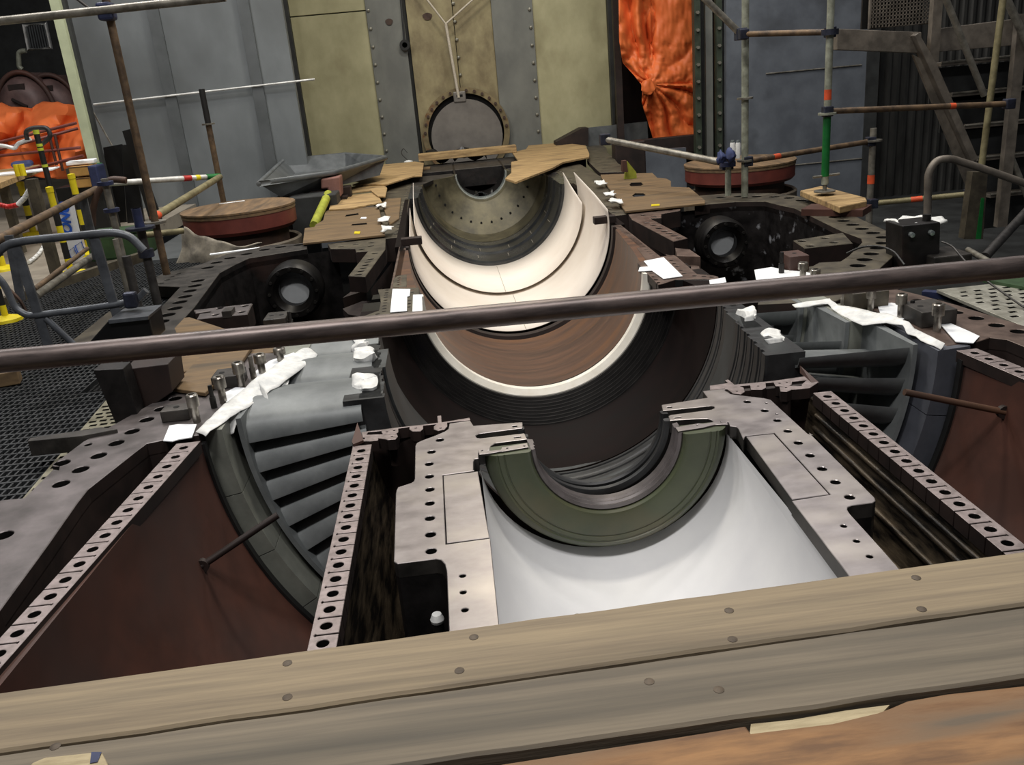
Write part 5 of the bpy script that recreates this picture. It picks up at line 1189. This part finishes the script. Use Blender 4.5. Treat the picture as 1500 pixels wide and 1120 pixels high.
me.flip_normals() if hasattr(me, 'flip_normals') else None
o = bpy.data.objects.new('lettering', me); COL.objects.link(o); put(o, sp)
for a_, b_ in (((100, 368), (108, 362)), ((110, 360), (119, 354))):
    p0, p1 = D(*a_, Ysg-.01), D(*b_, Ysg-.01)
    tube('print_frame', [p0, p1, p1+Vector((.02, 0, -.11)), p0+Vector((.02, 0, -.11))], .006, 'sign_blue', sp, 6, closed=True)
# red and white plastic chain
P = [D(x, y, 9.2) for x, y in ((-15, 297), (0, 300), (12, 303), (26, 300), (36, 290), (43, 278))]
ch = T('plastic_chain', P[0], 'red and white plastic chain sagging at the left edge', 'chain')
for i in range(len(P)-1):
    for k in range(3):
        tube('chain_link', [P[i].lerp(P[i+1], k/3+.02), P[i].lerp(P[i+1], (k+1)/3-.02)], .025, 'paint_red' if i < 3 else 'cloth_white', ch, 8)
P = [G(x, y, ZF+.03) for x, y in ((64, 360), (58, 370), (50, 378), (42, 384))]
ch = T('plastic_chain', P[0], 'white plastic chain lying on the concrete behind the railing', 'chain')
for i in range(3):
    for k in range(2): tube('chain_link', [P[i].lerp(P[i+1], k/2+.05), P[i].lerp(P[i+1], (k+1)/2-.05)], .022, 'cloth_white', ch, 8)
# work bench with white sheet, tarp front frame, boxes, tall black pole
bz = T('work_bench', G(25, 330, ZF), 'long timber work bench at the left edge', 'bench')
A_ = [D(-30, 275, 10.5), D(0, 268, 10.5), D(62, 245, 13.0), D(55, 232, 13.6), D(-30, 255, 13.0)]
zt = A_[1].z
ext('bench_top', [(p.x, p.y, zt) for p in A_], (0, 0, -.06), 'ply_light', bz)
for x, y in ((10, 290), (48, 270)):
    a = D(x, y, 11.2); boxat('bench_leg', (a.x, 11.2+(.0 if x < 30 else 1.2), (zt+ZF)/2), (.09, .09, zt-ZF-.04), 'flange_olive', bz)
a = D(46, 262, 9.0); b = Vector((D(46, 262, 9.0).x, 9.0, ZF))
o = boxat('green_stand', (a+b)/2, (.09, .09, abs(a.z-b.z)), 'flange_olive', None); tag(o, 'olive square post left of the yellow barrier posts', 'post')
o = boxat('white_sheet', (D(12, 257, 11.6).x, 12.0, zt+.012), (.8, .5, .015), 'paper', None, .2); tag(o, 'white sheet lying on the bench at far left', 'paper')
o = boxat('dark_bundle', (D(2, 250, 11.6).x, 12.2, zt+.1), (.25, .2, .08), 'glove_blue', None, .2, .05); tag(o, 'dark blue bundle on the bench at far left', 'bundle')
for k, (px, lab) in enumerate(((26, 'left of two yellow clips on the bench'), (32, 'right of two yellow clips on the bench'))):
    c_ = D(px, 252-k*6, 11.4); 
    o = lathe('yellow_clip', (c_.x, 11.4, zt), [(.015, 0), (.035, 0), (.035, .14), (.015, .14)], 'paint_yellow', None, 10); tag(o, lab, 'clip', 'yellow clips')
o, a, b = post('marker_pole', (53, 190), (77, 290), 11.5, 8, 'paint_black', 'tall black pole with lime markers in front of the orange heap', 'pole')
for t0, t1 in ((0, .06), (.2, .24), (.26, .3), (.5, .54)): band('lime_marker', a, b, t0, t1, pxr(8, a)/2*1.08, 'lime_strap', o)
for k, (py, lab) in enumerate(((242, 'upper yellow cardboard box beside the pale column'), (259, 'lower yellow cardboard box beside the pale column'))):
    q = D(123, py+7, 12.5)
    o = boxat('cardboard_box', q, (pxr(30, q), .3, pxr(14, q)), 'cardboard', None, 0, .01); tag(o, lab, 'box', 'cardboard boxes')
    boxat('lid_line', q+Vector((0, -.152, pxr(6, q))), (pxr(30, q), .006, .012), 'drum_dark', o)
q = D(120, 237, 12.6); o = boxat('paper_stack', q, (.35, .3, .05), 'paper', None, .2, .01); tag(o, 'white paper stack on the upper cardboard box', 'paper')
q = D(144, 258, 12.2); o = boxat('blue_tool_box', q, (.12, .3, .3), 'paint_blue', None, 0, .02); tag(o, 'blue tool box behind the pale column', 'box')
q = D(141, 246, 12.7); o = boxat('green_tool_box', q, (.14, .2, .12), 'paint_green', None, 0, .02); tag(o, 'small green box above the blue tool box', 'box')
q = D(123, 275, 12.6); o = boxat('box_stand', (q.x, 12.6, (D(123, 270, 12.6).z+ZF)/2), (.6, .4, D(123, 270, 12.6).z-ZF), 'paint_black', None, 0, .01); tag(o, 'low black stand under the cardboard boxes', 'stand')
# red pipe frame in front of the orange heap
fr = T('red_pipe_frame', (D(60, 260, 12.8).x, 12.8, ZF), 'dark red pipe frame in front of the orange heap', 'frame')
for (p, q, Y2) in (((-20, 213), (112, 180), 12.8), ((-20, 224), (114, 188), 13.4), ((-20, 230), (118, 216), 12.8), ((70, 190), (83, 242), 12.8), ((80, 196), (92, 250), 12.8), ((-10, 262), (122, 228), 12.4)):
    tube('frame_pipe', [D(*p, 12.8), D(*q, Y2)], .02, 'drum_red' if p[1] > 200 else 'rust_brown', fr, 8)
P = [D(x, y, 12.0) for x, y in ((40, 205), (37, 192), (50, 187), (70, 187), (75, 200), (60, 212))]
o = tube('hoop_handle', arcpts(P, .1, 5), .03, 'tube_dark', None, 8); tag(o, 'dark bent hoop handle in front of the orange heap', 'handle')
P = [D(x, y, 12.3) for x, y in ((-10, 212), (10, 214), (22, 218), (26, 210), (45, 203))]
o = tube('pale_hose', arcpts(P, .1, 5), .025, 'tube_white', None, 8); tag(o, 'pale hose lying over the red pipe frame', 'hose')
# pale column, dark sheets leaning on the wall
xa = D(112, 130, 12.9)
pc = T('pale_column', (xa.x, 13.0, ZF), 'pale green square column at the left end of the grey wall', 'column')
x0, x1 = D(103, 130, 12.9).x, D(117, 130, 12.9).x
ext('column_shaft', [(x0, 12.9, ZF-.3), (x1, 12.9, ZF-.3), (x1, 12.9, 6), (x0, 12.9, 6)], (0, .15, 0), 'column_pale', pc)
x2 = D(126, 130, 13.0).x
ext('column_edge', [(x1, 12.98, ZF-.3), (x2, 12.98, ZF-.3), (x2, 12.98, 6), (x1, 12.98, 6)], (0, .1, 0), 'wall_dark', pc)
for k, (pts, lab) in enumerate((([(151, 216), (178, 211), (186, 330), (165, 332)], 'black sheet leaning on the grey wall, left one'), ([(178, 212), (194, 212), (212, 328), (187, 330)], 'black sheet leaning on the grey wall, middle one'), ([(179, 192), (190, 189), (240, 330), (222, 332)], 'tall narrow black sheet leaning on the grey wall'))):
    o = ext('leaning_sheet', [D(x, y, 13.4-.15*k) for x, y in pts], (0, .04, 0), 'plastic_black', None); tag(o, lab, 'sheet', 'black sheets leaning on the wall')
a = D(136, 163, 13.2); b = D(164, 213, 13.2); o = tube('hanging_wire', [a, b], .012, 'tube_galv', None, 6); tag(o, 'thin wire slanting from the pale column to the black sheets', 'wire')
# brown casings, vent and dark items at the far left
for k, (px, py, rx, lab) in enumerate(((42, 128, 32, 'brown dished machine cover, left of two at far left'), (82, 128, 30, 'brown dished machine cover, right of two at far left'))):
    c_ = D(px, 165, 18.5+k*.3); r = pxr(rx, c_)*1.25
    e = T('machine_cover', c_, lab, 'machine cover', 'brown machine covers')
    V = []; Fc = []; n = 20
    for j, (yy, rr_) in enumerate(((-.3, .0), (-.28, .5), (-.2, .85), (-.05, .93))):
        for i in range(n+1):
            t = PI*i/n; V.append(c_+Vector((r*rr_*math.cos(t), yy, r*1.35*rr_*math.sin(t))))
    for j in range(3): Fc += [[j*(n+1)+i, j*(n+1)+i+1, (j+1)*(n+1)+i+1, (j+1)*(n+1)+i] for i in range(n)]
    mk('dished_face', V, Fc, 'machine_brown', e, True, 60)
    P = [c_+Vector((r*math.cos(PI*i/n), -.05, r*1.4*math.sin(PI*i/n))) for i in range(n+1)]
    tube('cover_rim', P, r*.09, 'rust_brown', e, 8)
    Q = [c_+Vector((r*math.cos(PI*i/n), .0, r*1.4*math.sin(PI*i/n))) for i in range(n+1)]
    mk('cover_barrel', Q+[p+Vector((0, 1.2, 0)) for p in Q], [[i, i+1, n+2+i, n+1+i] for i in range(n)], 'machine_brown', e, True)
    boxat('cover_lug', c_+Vector((0, -.2, r*.9)), (.3, .12, .1), 'rust_dark', e); tube('cover_bar', [c_+Vector((-.1, -.34, r*.5)), c_+Vector((.15, -.34, r*.2))], .03, 'rust_dark', e, 6)
vg = T('vent_grille', D(55, 72, 20), 'white framed square vent grille at the far left', 'vent')
a, b, c_, d_ = (D(x, y, 20) for x, y in ((35, 37), (67, 34), (75, 70), (42, 73)))
tube('grille_frame', [a, b, c_, d_], .045, 'tube_white', vg, 6, closed=True)
ext('grille_back', [a, b, c_, d_], (0, .05, 0), 'plastic_black', vg)
for k in range(1, 9): tube('grille_bar', [a.lerp(b, k/9), d_.lerp(c_, k/9)], .012, 'wall_rib', vg, 5)
o = tube('pale_pipe', arcpts([D(x, y, 19.5) for x, y in ((38, 74), (27, 76), (28, 98), (33, 102))], .2, 5), .05, 'tube_pale', None, 8); tag(o, 'pale bent pipe below the vent grille', 'pipe')
# dark pieces beside the left flange
gb = T('green_crate', G(180, 375, ZF), 'dark green crate on the walkway behind the bent railing', 'crate')
q = G(175, 380, ZF); boxat('crate_body', (q.x, q.y+.2, ZF+.14), (.62, .45, .28), 'green_dull', gb, bevel=.03); boxat('crate_lid', (q.x, q.y+.2, ZF+.295), (.64, .47, .03), 'green_dull', gb, bevel=.01)
def dark_piece(name, lab, pts, Y, dy, m, cat): 
    o = ext(name, [D(x, y, Y) for x, y in pts], (0, dy, 0), m, None, bevel=.004); tag(o, lab, cat); return o
dark_piece('dark_pedestal', 'dark drilled steel pedestal left of the near flange', [(136, 542), (180, 540), (206, 622), (172, 627)], 4.35, .12, 'oil_black', 'pedestal')
dark_piece('dark_pedestal', 'dark red pedestal side behind the plywood on the left', [(181, 541), (246, 533), (252, 574), (206, 606)], 4.5, .25, 'rust_dark', 'pedestal')
o = ext('dark_bar', [G(40, 646, .02), G(44, 641, .02), G(150, 625, .02), G(172, 628, .02), G(120, 638, .02)], (0, 0, -.08), 'flange_dark', None, bevel=.003); tag(o, 'dark steel bar lying beside the near left flange', 'bar')
o = ext('black_bin', [D(130, 502, 5.2), D(160, 468, 5.2), D(218, 463, 5.2), D(226, 500, 5.2)], (0, .25, 0), 'plastic_black', None, bevel=.01); tag(o, 'black plastic wrapped box beside the rear left flange', 'box')
ext('box_lid', [D(158, 469, 5.18), D(217, 463, 5.18), D(217, 468, 5.18), D(160, 474, 5.18)], (0, .28, 0), 'railing_grey', o)
o = ext('kerb_angle', [G(98, 505, ZF+.05), G(160, 456, ZF+.05), G(174, 462, ZF+.05), G(133, 505, ZF+.05)], (0, 0, -.05), 'flange_olive', None); tag(o, 'olive steel kerb angle under the black box', 'kerb')
o = boxat('grating_kerb', G(60, 430, ZF)+Vector((0, 0, .03)), (.08, 3.0, .1), 'flange_olive', None, -.35); tag(o, 'steel kerb between the concrete and the dark grating', 'kerb')
zp2 = -.1
hl = []
a = G(30, 733, zp2); b = G(160, 580, zp2); ux = (b-a); L_ = ux.length; ux.normalize(); vy = Vector((ux.y, -ux.x, 0))
for i in range(int(L_/.06)-1):
    for j in range(4):
        c_ = a+ux*(.05+i*.06)+vy*(.03+j*.055+(0 if i % 2 else .02)); hl.append([tuple((c_+ux*p*.014+vy*q*.019)[:2]) for p, q in ((-1, -1), (1, -1), (1, 1), (-1, 1))])
PP = [a, b, b+vy*.27, a+vy*.27]
o = prism('punched_plank', [tuple(p[:2]) for p in PP], zp2, zp2-.015, 'punched', None, polyholes=hl, bevel=.001); tag(o, 'pale punched metal strip along the left flange', 'plank')
mk('plank_hole_shade', [(*p[:2], zp2-.018) for p in PP], [[0, 1, 2, 3]], 'void', o)  # flat black colour stands in for shade beneath the punched strip
q = G(12, 563, ZF); o = boxat('wood_block', (q.x, q.y, ZF+.05), (.16, .12, .09), 'ply', None, .3, .006); tag(o, 'small wooden block on the dark grating at left', 'block')
lathe('bottle_cap', G(641, 910, -.2), [(0, 0), (.022, 0), (.024, .01), (.016, .03), (0, .03)], 'cloth_white', None, 12)
o = bpy.data.objects['bottle_cap']; o.name = 'white_cap_bolt'; tag(o, 'white capped pin standing in the dark slot left of the trough', 'pin')
tube('pin_shaft', [G(641, 910, -.2), G(641, 910, -.2)+Vector((0, 0, -.9))], .02, 'bolt_black', o, 10)
